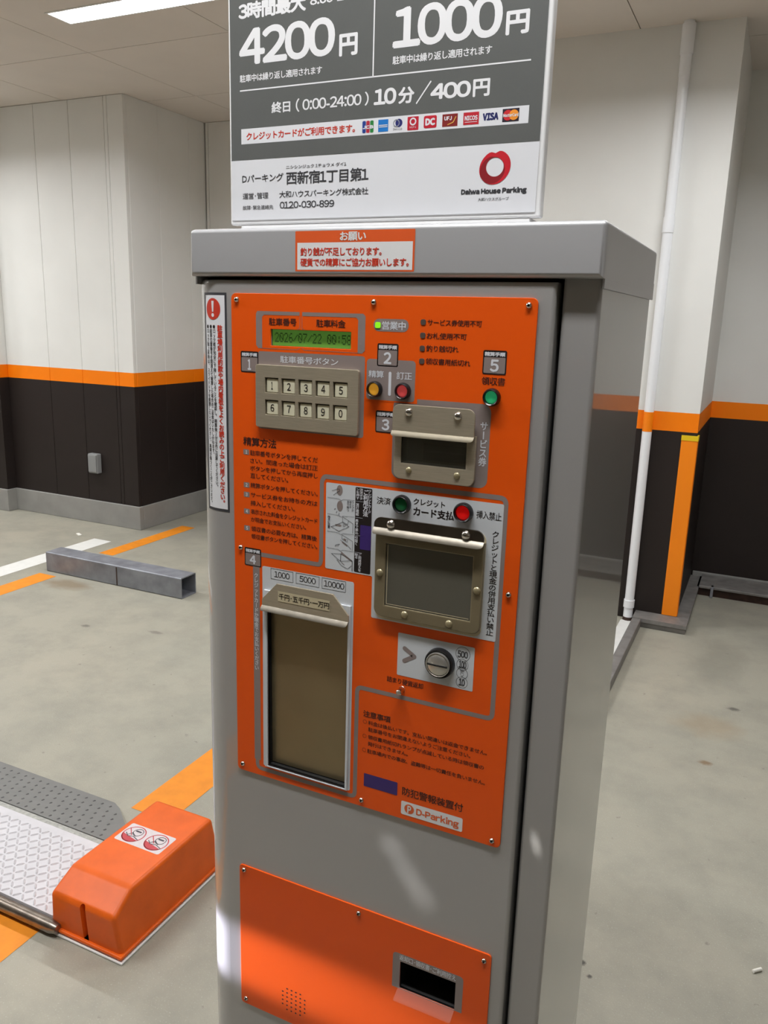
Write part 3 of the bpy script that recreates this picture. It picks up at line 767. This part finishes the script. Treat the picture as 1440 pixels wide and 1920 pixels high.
# status lamps and buttons
P([rrect(183.4, 23.8, 224.3, 36.8, 6.4, 8)], Y1, m_print_grey)
T('営業中', 193.5, 26.2, 220.9, 34.9, Y2, m_print_lgrey, fp, .15)
link('status_lamp', plate('status_lamp', rrect(185.4, 27.4, 191.9, 33.6, 1.6), [], -.0008, 0, .0003), fp, [m_ledon])['label'] = 'lit green status lamp'
for v in (26, 39.4, 52.6, 65.7): link('indicator_lamp', plate('indicator_lamp', rrect(237.6, v-2.9, 243.6, v+2.9, 2), [], -.0005, 0, .0002), fp, [m_lamp])
t = Text()
for s, u0, v0, u1, v1 in (('サービス券使用不可', 245.4, 22.8, 304.4, 29.2), ('お札使用不可', 245, 36.2, 289, 42.7), ('釣り銭切れ', 245, 49, 280.9, 55.5), ('領収書用紙切れ', 245, 62.2, 294.3, 68.7)): t.fit(s, u0, v0, u1, v1, Y2, .1)
t.build('lettering', m_print_dark, fp, 'four status captions beside the indicator lamps')
P([rrect(176.6, 65.9, 233.9, 109.2, 4)], Y2, m_print_grey)
T('精算', 179, 78, 197.2, 85.7, Y3, m_print_lgrey, fp, .12); T('訂正', 212.2, 77.9, 230.3, 85.9, Y3, m_print_lgrey, fp, .12)
P([rrect(203, 78.5, 206.2, 104, 1.5)], Y3, m_print_lgrey)
def button(u, v, ro, ri, m, label, par=pm, yb=-.0003):
    o = link('button', lathe('button', [(0, .0042), (ri*.82e-3, .0041), (ri*.96e-3, .0036), (ri*1e-3, .0028), (ri*1e-3, 0)], 36, 'Y-', W(u, v, yb)), par, [m]); o['label'] = label
    link('button_ring', lathe('button_ring', [(ri*1.0e-3, .003), (ri*1.06e-3, .0058), ((ri+ro)/2*1e-3, .0066), (ro*.93e-3, .0056), (ro*1e-3, .003), (ro*1e-3, 0)], 36, 'Y-', W(u, v, yb)), o, [m_ring])
button(187.6, 97.9, 8.7, 6.3, m_yel, 'round amber push button'); button(221, 97.8, 8.8, 6.3, m_pink, 'round pinkish red push button'); button(319.4, 97.9, 9.1, 6.5, m_grn, 'round mint green push button')
T('領収書', 307.2, 77.9, 332, 85.9, Y2, m_print_dark, fp, .12)
# service ticket slot
PH(rrect(209.6, 105.5, 319.3, 193, 9), [R4(TK)], Y1, m_print_grey)
P([[(176, 66), (235.5, 66), (237, 104), (237, 110.6), (209, 110.6), (176, 110.6)]], Y1-.00006, m_orange)
tp = link('ticket_slot', plate('ticket_slot', rrect(213.6, 139, 306.2, 191.8, 8, 6, (0, 0, 1, 1)), [R4(TK)], -.0042, -.0003, .0006), pm, [m_brushed]); tp['label'] = 'steel service ticket slot with smoky window'
def folded(name, upper, vf, u0, u1, dv, dy, y0, m_up, m_lip, par, rlip=4):
    """cover plate whose lower edge is folded outward as a lip"""
    o = link(name, plate(name, upper, [], y0, y0+.0025, .0004), par, [m_up])
    v, f = [], []; NQ, NU = 8, 6; q0 = dv*.45
    for th in (0, .0008):
        for j in range(NQ+1):
            q = dv*j/NQ; k = max(0, (q-q0)/(dv-q0)); ins = 1-math.sqrt(max(0, 1-k*k*.98))
            ua, ub = u0+ins*rlip*.35, u1-ins*rlip
            for i in range(NU+1):
                v.append(W(ua+(ub-ua)*i/NU, vf+q, y0-dy*math.sin(PI/2*q/dv)+th))
    R_ = NU+1; S_ = (NQ+1)*R_
    for j in range(NQ):
        for i in range(NU):
            p = j*R_+i; f += [(p, p+R_, p+R_+1, p+1), (S_+p, S_+p+1, S_+p+R_+1, S_+p+R_)]
    edge = [i for i in range(R_)]+[j*R_+NU for j in range(1, NQ+1)]+[NQ*R_+i for i in range(NU-1, -1, -1)]+[j*R_ for j in range(NQ-1, 0, -1)]
    f += [(edge[i], edge[(i+1) % len(edge)], edge[(i+1) % len(edge)]+S_, edge[i]+S_) for i in range(len(edge))]
    lm = mesh_py('lip', v, f); bm = bmesh.new(); bm.from_mesh(lm); bmesh.ops.recalc_face_normals(bm, faces=bm.faces[:]); bm.to_mesh(lm); bm.free(); smooth(lm, 50)
    link('lip', lm, o, [m_lip]); return o
folded('ticket_cover', rrect(212.3, 111.2, 304.8, 139.6, 8, 6, (1, 1, 0, 0)), 139.4, 212, 304.8, 5.6, .0034, -.0075, m_brushed, m_lipb, tp, 6)
pocket('ticket_throat', TK, .012, m_olive, tp, -.004)
P([R4([241.8, 153.5, 292.6, 171.5])], .0115, m_dark, tp, 'ticket_mouth')
P([R4([243, 160.5, 291, 162])], .0112, m_rampdot, tp, 'ticket_mouth')
link('window', plate('window', R4(TK), [], -.0034, -.0026), tp, [m_smoke])
def dome(u, v, r, h, m, par, y0, name='rivet'):
    return link(name, lathe(name, [(0, h*1e-3), (r*.5e-3, h*.88e-3), (r*.85e-3, h*.5e-3), (r*1e-3, 0)], 20, 'Y-', W(u, v, y0)), par, [m])
for u in (231, 286.2): dome(u, 119, 4.6, 3.2, m_steel, tp, -.0074, 'dome_screw')
for u in (231.8, 287.2): dome(u, 181.7, 3.6, 2.0, m_rivet, tp, -.0041)
Text().vert('サービス券', 312.8, 123.5, 169.8, 8.6, Y2, .2).build('lettering', m_print_lgrey, fp)
# credit card area
whiteL = [(128.3, 207), (339.2, 207), (339.2, 359.2), (189.7, 359.2), (189.7, 309.5), (128.3, 309.5)]
PH(fillet(whiteL, 2, True, 4), [R4(CW)], Y2, m_print_white2)
P([rrect(166.2, 208.2, 187.2, 307.8, 1.5)], Y3, m_print_black)
t = Text()
t.vert('クレジットカード', 184.3, 209.3, 236.8, 4.2, Y4, .12); t.vert('ご利用方法', 179.4, 210, 241, 6.4, Y4, .22)
t.vert('決済ボタ', 173.6, 209, 222.4, 4, Y4, .1); t.vert('ンを押す', 169.2, 209.2, 222.4, 4, Y4, .1); t.vert('消灯確認', 169, 226.6, 241.2, 4, Y4, .1); t.vert('奥まで差込', 168.8, 245, 263, 4, Y4, .1); t.vert('引抜く', 168.6, 265.2, 276.2, 4, Y4, .1)
t.vert('ご利用控えを', 173.5, 284.7, 307, 4, Y4, .1); t.vert('取る', 169, 285.4, 291.8, 4, Y4, .1)
t.build('lettering', m_print_lgrey, fp, 'white vertical captions on the black column')
P(sum([stroke_polys([(167, q), (176, q)], .3) for q in (224.3, 243.2, 264.2, 284.2)], []), Y4, m_print_lgrey)
P([rrect(173.2, 251.2, 187, 279.8, 1.2)], Y4, m_print_navy, label='dark purple patch')
# little usage drawings
dr, gr = [], []
for q in (224.2, 243.5, 264.2, 284.0): dr += stroke_polys([(130.3, q), (145, q+.2), (148.5, q+1.8), (151.3, q+.3), (165.4, q-.1)], .35)
gr += [circ(146, 214.4, 6, 24, 3.8), circ(146.6, 232.8, 6.2, 24, 3.8)]
dr += stroke_polys([(136, 216), (143, 213.2), (146, 213), (146, 215.2), (143, 217), (138, 221)], .45, r=1)
dr += sum([stroke_polys([(146.6+6*math.cos(a), 232.8+8*math.sin(a)), (146.6+8*math.cos(a), 232.8+10.5*math.sin(a))], .6) for a in (1.7, 2.2, 2.7)], [])
dr += stroke_polys([(135.7, 258.5), (150.4, 251.2), (158.7, 255.4), (145.8, 262.5)], .5, True)+stroke_polys([(150.3, 244.6), (164, 251.3), (163.6, 262.5)], .4)+stroke_polys([(150.3, 245), (150.3, 250.5), (157, 253), (158, 248.5)], .4)
gr += [rrect(141, 254.6, 149, 256.6, .4, 2)]; dr += ring_polys(152.5, 254.6, 1.4, .4, 12)
dr += stroke_polys([(150, 266), (163.8, 272), (163.6, 283)], .4)+stroke_polys([(150, 266), (150, 271), (157, 274), (157.6, 270)], .4)+stroke_polys([(148, 272.5), (158, 278), (162, 282)], .4)+stroke_polys([(141, 281), (146, 279), (147, 277.6), (142, 279)], .4, True)
gr += [[(150, 273.5), (157, 277.6), (157, 279.6), (150, 275.5)], [(152, 270), (156, 271), (155, 272.6), (152, 271.6)]]
dr += stroke_polys([(136.6, 290.4), (149.4, 289.1), (163.6, 295.1), (148.5, 298.1)], .5, True)+stroke_polys([(163.8, 295), (163.9, 307.8)], .8)+stroke_polys([(143.7, 296.5), (150, 303), (158, 306), (163, 301)], .45, r=3)+stroke_polys([(149, 289.5), (148.5, 298)], .7)
gr += [[(149, 286), (163.6, 295), (163.6, 297), (149.2, 289)], [(150, 299), (154, 301.6), (153.4, 302.2), (149.6, 299.6)]]
P(gr, Y3, m_print_grey, name='usage_drawing', label='small grey drawings of how to pay by card'); P(dr, Y4, m_ink, name='usage_drawing')
t = Text(); t.vert('向きに注意', 132.6, 245.6, 260.5, 3.2, Y4, .1); t.vert('ランプが', 163.2, 225, 237.6, 3, Y4, .05); t.vert('消える', 160, 225, 233.5, 3, Y4, .05); t.vert('まで待つ', 157, 225, 238, 3, Y4, .05)
t.build('lettering', m_ink, fp)
T('決済', 193, 215.8, 210.3, 224.2, Y3, m_print_black, fp, .06); T('クレジット', 237.4, 212.4, 274.2, 219.6, Y3, m_print_black, fp, .16); T('カード支払', 237.5, 221.8, 285, 231.8, Y3, m_print_black, fp, .3); T('挿入禁止', 309.9, 216.6, 337.3, 225.4, Y3, m_print_black, fp, .06)
Text().vert('クレジットと現金の併用支払い禁止', 332.2, 236.6, 353.6, 8.4, Y3, .1).build('lettering', m_print_black, fp)
button(224.2, 220.8, 10.6, 7.6, m_dgrn, 'round dark green push button'); button(295.7, 220.8, 10.8, 7.8, m_red, 'round bright red push button')
cg_ = link('card_slot', plate('card_slot', rrect(194.6, 240, 322.6, 357.4, 9, 6), [R4(CW)], -.0012, -.0003, .0003), pm, [m_cream]); cg_['label'] = 'card reader slot behind a hinged smoky cover'
link('window_frame', plate('window_frame', rrect(195.2, 250, 322.8, 353.2, 10, 6, (0, 0, 1, 1)), [R4([CW[0], CW[1], CW[2], CW[3]])], -.0062, -.0012, .0012), cg_, [m_olive])
link('window', plate('window', R4(CW), [], -.0046, -.0036), cg_, [m_smoke2])
P(stroke_polys([(210.5, 268), (210.5, 337.2), (309, 337.2)], .8), -.0048, m_cream, cg_, 'window_edge')
pocket('card_throat', CW, .016, m_dark, cg_, -.001)
P([R4([224, 283, 300, 330])], .012, m_lamp, cg_, 'card_mouth'); P([R4([230, 300, 294, 304])], .0116, m_dark, cg_, 'card_mouth')
folded('card_cover', rrect(194.2, 236.6, 322.4, 248.6, 9, 6, (1, 1, 0, 0)), 248.4, 194, 322.6, 7.0, .0046, -.0085, m_mirror, m_fold, cg_, 7)
for u in (214.6, 302): dome(u, 243.4, 5.2, 3.6, m_steel, cg_, -.0084, 'dome_screw')
for u, v in ((202, 301.5), (317, 303), (234, 345.8), (287.3, 346.4)): dome(u, v, 4.3, 2.4, m_rivet, cg_, -.0061)
# bill slot
PH(rrect(40.6, 320.7, 166.8, 590.6, 2.5), [R4(BS)], Y2, m_print_white2)
bl = link('bill_slot', plate('bill_slot', [(44.2, 350), (164, 350), (164, 590.0), (44.2, 590.0)], [R4(BS)], -.0028, -.0002, .0006), pm, [m_print_white2]); bl['label'] = 'banknote slot with white rim and folded steel visor'
pocket('bill_throat', BS, .0085, m_dark, bl, -.002)
link('shutter', mesh_py('shutter', [W(49, 361, .006), W(160.4, 361, .006), W(160.4, 586.5, .0082), W(49, 586.5, .0082)], [(0, 3, 2, 1)]), bl, [m_bill])
vis = [(64.7, 338.2), (142.3, 338.2), (163, 361), (163, 368.6), (43.6, 368.6), (43.6, 360.6)]
vz = folded('visor', vis, 368.4, 43.3, 162.8, 6.2, .0042, -.006, m_brushed, m_fold, bl, 5)
P([R4([66.9, 346.6, 138.4, 359.6])], -.0063, m_cream, bl, 'visor_label'); T('千円･五千円･一万円', 68.3, 349.2, 137.8, 357, -.0065, m_print_black, bl, .12)
for s, (u0, u1), (a, b) in (('1000', (53.1, 84.4), (57.9, 79.8)), ('5000', (88.7, 120.4), (93.4, 115.9)), ('10000', (124.4, 155.8), (126.9, 154.2))):
    P(stroke_polys(R4([u0, 321.9, u1, 334.9]), .45, True), Y3, m_ink); T(s, a, 324.4, b, 332.1, Y3, m_print_black, fp, .06)
Text().vert('クレジットカードか現金でお支払いください', 31.5, 331.5, 460, 6.2, Y2, .12).build('lettering', m_print_lgrey, fp)
# coin slot
P([rrect(224.7, 370.6, 316.8, 422.6, 1.5)], Y2, m_print_white2)
P(stroke_polys([(233.5, 388.4), (245.6, 395.9)], 5.2)+stroke_polys([(245.6, 395.9), (233.5, 403.6)], 5.2), Y3, m_print_grey); P([circ(233.5, 388.4, 2.6, 16), circ(233.5, 403.6, 2.6, 16), circ(245.6, 395.9, 2.6, 16)], Y3-.00006, m_print_grey)
cs = link('coin_slot', lathe('coin_slot', [(.0142, .004), (.0150, .006), (.0165, .0062), (.0172, .0045), (.0175, 0)], 40, 'Y-', W(277.4, 396.2, -.0003)), pm, [m_ring]); cs['label'] = 'round steel coin slot in a black ring'
link('coin_disc', lathe('coin_disc', [(0, .0095), (.008, .0092), (.0115, .0082), (.0128, .0072), (.0134, .0082), (.0142, .0078), (.0143, .003)], 40, 'Y-', W(277.0, 396.4, -.0003)), cs, [m_disc])
link('coin_mouth', box_mesh('coin_mouth', .2650, .2890, -.0100, -.0086, Z0-.3976, Z0-.3954, .0003, 1), cs, [m_dark])
t = Text()
for s, u, v, r, (a, b, c, d) in (('500', 303.4, 380.7, 8.4, (297.2, 376.9, 309.4, 385)), ('100', 303.5, 393.3, 6.8, (299.2, 389, 308.2, 397.2)), ('50', 303.6, 403.6, 6.6, (301.2, 398.6, 305.8, 401.6)), ('10', 303.9, 414.3, 6.7, (300.2, 410, 307.6, 418.2))):
    t.fit(s, a, b, c, d, Y4, .25 if s != '50' else .1)
t.build('lettering', m_ink, fp, 'coin values in circles')
P(ring_polys(303.4, 380.7, 8.3, .45)+ring_polys(303.5, 393.3, 6.7, .4)+ring_polys(303.6, 403.6, 6.5, .4)+ring_polys(303.9, 414.3, 6.6, .4)+ring_polys(303.6, 404.6, 1.9, .3, 14), Y3, m_ink)
T('詰まり硬貨返却', 212.2, 426.6, 258, 433.8, Y2, m_print_dark, fp, .1)
kn = link('return_pin', lathe('return_pin', [(0, .0105), (.0025, .0104), (.0034, .0094), (.0034, .001), (.0042, 0)], 20, 'Y-', W(231.7, 440, 0)), pm, [m_steel]); kn['label'] = 'small steel coin return pin'
# notes
T('注意事項', 182.8, 477.4, 218.8, 485.9, Y2, m_print_dark, fp, .16)
t = Text()
for s, u0, u1, v in (('料金は後払いです。支払い間違いは返金できません。', 189.7, 338, 492.3), ('駐車番号をお間違えないようご注意ください。', 189.9, 319, 501), ('領収書用紙切れランプが点滅している時は領収書の', 189.8, 335.5, 511), ('発行はできません。', 189.7, 242.4, 519.8), ('駐車場内での事故、盗難等は一切責任を負いません。', 189.2, 338, 529.6)): t.fit(s, u0, v-2.9, u1, v+2.9, Y2, .07)
t.build('lettering', m_print_dark, fp, 'small dark notes in the lower corner of the orange panel')
P(ring_polys(185.2, 492.3, 2.4, .4, 16)+ring_polys(185.2, 511, 2.4, .4, 16)+ring_polys(185.2, 529.4, 2.4, .4, 16), Y2, m_print_dark)
P([rrect(185.8, 560.4, 230.6, 577.6, .8)], Y2, m_print_navy, label='plain dark purple rectangle')
T('防犯警報装置付', 237, 563.6, 313.8, 574.6, Y2, m_print_dark, fp, .12)
P([rrect(236.3, 582.2, 314.2, 600.1, 2)], Y2, m_print_white, name='badge_print', label='pale rectangle with the parking logo')
T('D-Parking', 256, 586.4, 309.8, 598.2, Y3, m_print_orange, fp, .4)
P([circ(246.9, 591, 6.2, 28)], Y3, m_print_orange); t = Text().fit('P', 244.6, 586.6, 249.6, 596.4, Y4, .4); t.build('lettering', m_print_white, fp)
# ---- lower orange panel
lp = link('lower_panel', plate('lower_panel', rrect(.3, 751.4, 359.4, 976.6, 5), [R4(RM)], 0, .002, .0004), pm, [m_orange]); lp['label'] = 'lower orange panel with return tray'
for u, v in ((8, 758.6), (183.3, 760.3), (350.7, 761.8), (8.6, 968.2), (350.7, 968.5), (183.3, 968.4)): screw(u, v, lp)
PH(rrect(232.9, 796.2, 326.8, 848, 5, 5, (1, 1, 0, 0)), [R4([RM[0], RM[1], RM[2], 847])], Y1, m_print_grey, lp)
T('返却口･領収書･ご利用控え', 241.8, 796.6+.6, 317.3, 805.2, Y2, m_print_lgrey, lp, .1)
pocket('return_tray', RM, .05, m_dark, lp, .0005)
lipv = [W(241.6, 845.5, -.0004), W(317.6, 845.5, -.0004), W(317.6, 851.5, -.015), W(241.6, 851.5, -.015)]
lipv += [(a, b-.0004, c-.0022) for a, b, c in lipv]
link('tray_lip', mesh_py('tray_lip', lipv, [(0, 1, 2, 3), (4, 7, 6, 5), (0, 4, 5, 1), (1, 5, 6, 2), (2, 6, 7, 3), (3, 7, 4, 0)]), lp, [m_clear])['label'] = 'clear acrylic lip of the return tray'
hs = []
for j, v in enumerate((922.2, 929, 935.8, 942.6, 949.4, 956.2)):
    for i in range(6):
        u = 69.4+7.04*i
        if (i, j) in ((0, 0), (5, 0), (5, 5), (0, 5)): continue
        hs.append(circ(u, v, 1.25, 10))
P(hs, Y1, m_dark, lp, 'speaker_hole'); lp.children[-1]['kind'] = 'stuff'
# ---- stickers
ys = lambda off: (lambda u: prof(u/1000.0)-off)
def band(u0, u1, v0, v1, off, m, par, name, label=None, n=16):
    v, f = [], []
    for k in range(n+1):
        u = u0+(u1-u0)*k/n; v += [W(u, v0, prof(u/1000)-off), W(u, v1, prof(u/1000)-off)]
    for k in range(n): f.append((2*k, 2*k+1, 2*k+3, 2*k+2))
    o = link(name, smooth(mesh_py(name, v, f), 60), par, [m])
    if label: o['label'] = label
    return o
ws_ = band(-44.6, -7.8, -.4, 260.8, .0002, m_ink, pm, 'warning_label', 'tall narrow warning label wrapped round the door edge')
band(-41.4, -10.5, 2.6, 257.4, .0004, m_sign_white, ws_, 'label_sheet')
def strips(cx, cy, rx, ry, n=20):
    e = [cx-rx*math.cos(PI*k/n) for k in range(n+1)]; hh = lambda x: ry*math.sqrt(max(0, 1-((x-cx)/rx)**2))
    return [[(a, cy-hh(a)-.001), (b, cy-hh(b)-.001), (b, cy+hh(b)+.001), (a, cy+hh(a)+.001)] for a, b in zip(e, e[1:])]
P(strips(-28, 18.2, 11.4, 12.3), ys(.0006), m_print_red, ws_, 'symbol', 'red disc'); P([[(-30, 9), (-28, 9), (-28, 21.5), (-29.1, 21.5)], [(-28, 9), (-26, 9), (-26.9, 21.5), (-28, 21.5)]], ys(.0008), m_sign_white, ws_, 'symbol'); P(strips(-28, 25.2, 2.2, 2.2, 8), ys(.0008), m_sign_white, ws_, 'symbol')
Text().vert('駐車場利用約款や場内看板をよくお読みの上ご利用ください。', -17.8, 36.6, 254, 7.2, ys(.0006), .28).build('lettering', m_print_red, ws_)
t = Text()
t.vert('●ロック板が完全に下降していることを確認し、精算後3分以内に出庫してください。', -26.4, 36, 233, 4.4, ys(.0006), .08); t.vert('●駐車位置番号を間違えて精算した場合のご返金はいたしかねます。', -31.8, 36, 193.5, 4.4, ys(.0006), .08); t.vert('●ロック板上昇時は、スライドドアを開閉しないでください。車両が傷つくことがございます。', -37.4, 36, 255, 4.4, ys(.0006), .08)
t.build('lettering', m_print_black, ws_)
yc = -.0023
nl = P([rrect(87.4, -65.6, 228.9, -24, 1)], yc, m_print_orange, pm, 'request_label', 'orange bordered request label on the cap'); nl.data.materials[0] = M('label_orange', (222, 88, 30), .5)
P([R4([90, -53.6, 226.8, -25.6])], yc-.0001, m_print_white, nl, 'label_sheet')
T('お願い', 142.3, -64.2, 173.3, -55, yc-.0002, m_print_white, nl, .3)
t = Text().fit('釣り銭が不足しております。', 94, -48.6, 191.8, -40, yc-.0003, .2).fit('硬貨での精算にご協力お願いします。', 94, -37.6, 223, -29, yc-.0003, .2); t.build('lettering', m_print_red, nl)

# ------------------------------------------------------------------ rate sign on top of the machine
YS = .02
sg = empty('rate_sign', (.17, .033, Z0+.0705)); tag(sg, 'white framed parking rate sign board standing on the payment machine', 'sign')
link('sign_foot', box_mesh('foot', .0, .34, .0215, .10, Z0+.0705, Z0+.0765, .001), sg, [m_sign_frame])
TOP = -560
link('sign_box', box_mesh('sbox', -.0138, .3500, YS+.0005, YS+.013, Z0+.0763, Z0-TOP/1000, .002), sg, [m_sign_frame])
sh = link('sign_sheet', plate('sign_sheet', R4([-10.6, -555, 345, -81.3]), [], YS-.0002, YS+.0004), sg, [m_sign_white])
a1, a2, a3, a4 = YS-.0003, YS-.0004, YS-.0005, YS-.0006
P([R4([-10.6, -555, 345, -145.2])], a1, m_sign_grey, sh)
P([R4([1.8, -217.3, 331.4, -215.9]), R4([165.2, -430, 166.6, -216.5])], a2, m_sign_txt, sh)
t = Text()
t.fit('3時間最大', .9, -303.5, 86, -286.6, a2, .75); t.fit('8:00-24:00', 90.8, -299.6, 158, -290.8, a2, .35)
t.fit('4200', 1.4, -278.2, 121, -241.3, a2, 1.5); t.fit('円', 126, -260, 147.6, -239, a2, .9); t.fit('駐車中は繰り返し適用されます', 1.8, -232.6, 106, -224.9, a2, .16)
t.fit('1000', 187, -277.2, 301.2, -239.8, a2, 1.6); t.fit('円', 304.8, -260.4, 327.6, -239.8, a2, .9); t.fit('駐車中は繰り返し適用されます', 187.6, -233.4, 292.4, -225.6, a2, .16)
t.fit('終日', 43, -202.2, 67, -190.8, a2, .35); t.fit('( 0:00-24:00 )', 73.9, -203.4, 161.6, -190, a2, .3)
t.fit('10', 167.5, -204.8, 193, -189.4, a2, .8); t.fit('分', 195, -204.2, 213, -188.6, a2, .6); t.fit('/', 214.8, -207.6, 231, -187, a2, .3); t.fit('400', 230.4, -204.4, 272.9, -189.6, a2, .8); t.fit('円', 275, -204.6, 292.3, -188.8, a2, .6)
t.build('lettering', m_sign_txt, sh, 'bold white prices and hours on the grey sheet')
P([R4([2.9, -177.5, 332.6, -161.7])], a2, m_sign_white, sh)
T('クレジットカードがご利用できます。', 9.8, -173.6, 146.4, -165.2, a3, m_print_red, sh, .22)
t = Text(); t.fit('Dパーキング', 3.5, -129.6, 58.3, -121.2, a2, .12); t.fit('西新宿1丁目第1', 61.8, -130.6, 163.4, -117.2, a2, .25); t.fit('ニシシンジュク 1チョウメ ダイ1', 61.8, -137, 136.8, -133.2, a2, .05); t.fit('運営･管理', 4, -110.3, 38.4, -103.6, a2, .05)
t.fit('大和ハウスパーキング株式会社', 53, -110.7, 163.6, -103.6, a2, .08); t.fit('故障･緊急連絡先', 3.8, -96.8, 44.9, -92.2, a2, .04); t.fit('0120-030-899', 53.4, -99.7, 122.8, -92.4, a2, .14); t.fit('大和ハウスグループ', 286, -96, 317.9, -92.9, a2, .03); t.fit('Daiwa House Parking', 267.8, -104.9, 335.4, -98.2, a2, .42)
t.build('lettering', m_ink, sh)
# red heart-like ring emblem
def logo_pts(k, n=48):
    a = 2*PI*k/n
    dx, dy = math.sin(a), -math.cos(a)
    ro = 15.9+.8*math.cos(2*(a-.6)); ro -= 2.6*math.exp(-((min(a, 2*PI-a))/.2)**2)
    return (301.8+ro*dx*1.02, -123.6+ro*dy*.96), (301.8+9*dx, -124.0+8.8*dy)
pol1, pol2 = [], []
for k in range(48):
    (o1, i1), (o2, i2) = logo_pts(k), logo_pts((k+1) % 48)
    mid = lambda o, i, q: (i[0]+(o[0]-i[0])*q, i[1]+(o[1]-i[1])*q)
    q1, q2 = .5+.5*math.cos(2*PI*k/48*1.0+2.4), .5+.5*math.cos(2*PI*(k+1)/48*1.0+2.4)
    pol1.append([o1, o2, mid(o2, i2, q2), mid(o1, i1, q1)]); pol2.append([mid(o1, i1, q1), mid(o2, i2, q2), i2, i1])
m_l1 = M('emblem_red', (200, 34, 48), .4); m_l2 = M('emblem_dark_red', (140, 30, 38), .4)
P(pol1, a2, m_l1, sh, 'emblem', 'red heart shaped ring emblem'); P(pol2, a2, m_l2, sh, 'emblem')
# payment card marks in the white strip
mk = {}
def mcol(rgb):
    if rgb not in mk: mk[rgb] = M('mark_%d_%d_%d' % rgb, rgb, .45)
    return mk[rgb]
vt, vb = -175.4, -163.8
for u0, u1, c in ((155, 159, (30, 60, 140)), (159.5, 163.5, (180, 40, 60)), (164, 168, (40, 130, 60))): P([rrect(u0, vt, u1, vb, 1.2)], a3, mcol(c), sh, 'card_mark')
T('JCB', 155.4, -171, 167.8, -167.6, a4, m_sign_white, sh, .3)
P([R4([173.4, vt, 184.8, vb])], a3, mcol((30, 120, 200)), sh, 'card_mark'); P([R4([174.2, -170.4, 184, -169.6]), R4([174.2, -168.8, 184, -168])], a4, m_sign_white, sh, 'card_mark')
P([circ(196.8, -171, 3.9, 20)], a3, mcol((40, 44, 110)), sh, 'card_mark'); P(ring_polys(194, -171, 3.2, .9, 20), a4, mcol((150, 155, 165)), sh, 'card_mark'); T('Diners Club', 190.6, -166.6, 200.6, -164.2, a4, m_ink, sh)
P([rrect(206.4, -175.8, 218.6, -163.2, .6)], a3, mcol((190, 30, 50)), sh, 'card_mark'); P(ring_polys(212.5, -171.2, 3, 1.4, 18), a4, m_sign_white, sh, 'card_mark'); T('MUFG', 209, -166.8, 216, -165, a4, m_sign_white, sh)
P([rrect(224.4, vt, 238.3, -164, 1.6)], a3, mcol((196, 28, 48)), sh, 'card_mark'); T('DC', 226, -173.2, 236.8, -166.2, a4, m_sign_white, sh, .6)
P([R4([244.4, -175.4, 260.6, -164])], a3, mcol((130, 34, 32)), sh, 'card_mark'); T('UFJ', 246.4, -173.4, 254.4, -169.6, a4, m_sign_white, sh, .25); P(stroke_polys([(250, -165.6), (256, -167.6), (258.8, -172.8)], .9, r=3), a4, mcol((220, 170, 80)), sh, 'card_mark')
P([R4([266.6, -175.4, 282.7, -164.2])], a3, mcol((190, 34, 48)), sh, 'card_mark'); T('NICOS', 268, -172.4, 281.4, -168, a4, m_sign_white, sh, .25); P([R4([268.2, -166.8, 281, -166.3])], a4, m_sign_white, sh, 'card_mark')
T('VISA', 286.6, -173.6, 302.6, -166.6, a3, mcol((38, 44, 100)), sh, .55)
P([R4([306.6, -175.8, 323.1, -164.2])], a3, mcol((42, 34, 50)), sh, 'card_mark'); P([circ(312, -170, 4.7, 24)], a4, mcol((206, 40, 48)), sh, 'card_mark'); P([circ(318, -170, 4.7, 24)], a4-.00003, mcol((240, 150, 50)), sh, 'card_mark'); T('MasterCard', 307.4, -171.6, 322.6, -168.4, a4-.0001, m_sign_white, sh, .12)

bpy.data.objects.remove(_fo)
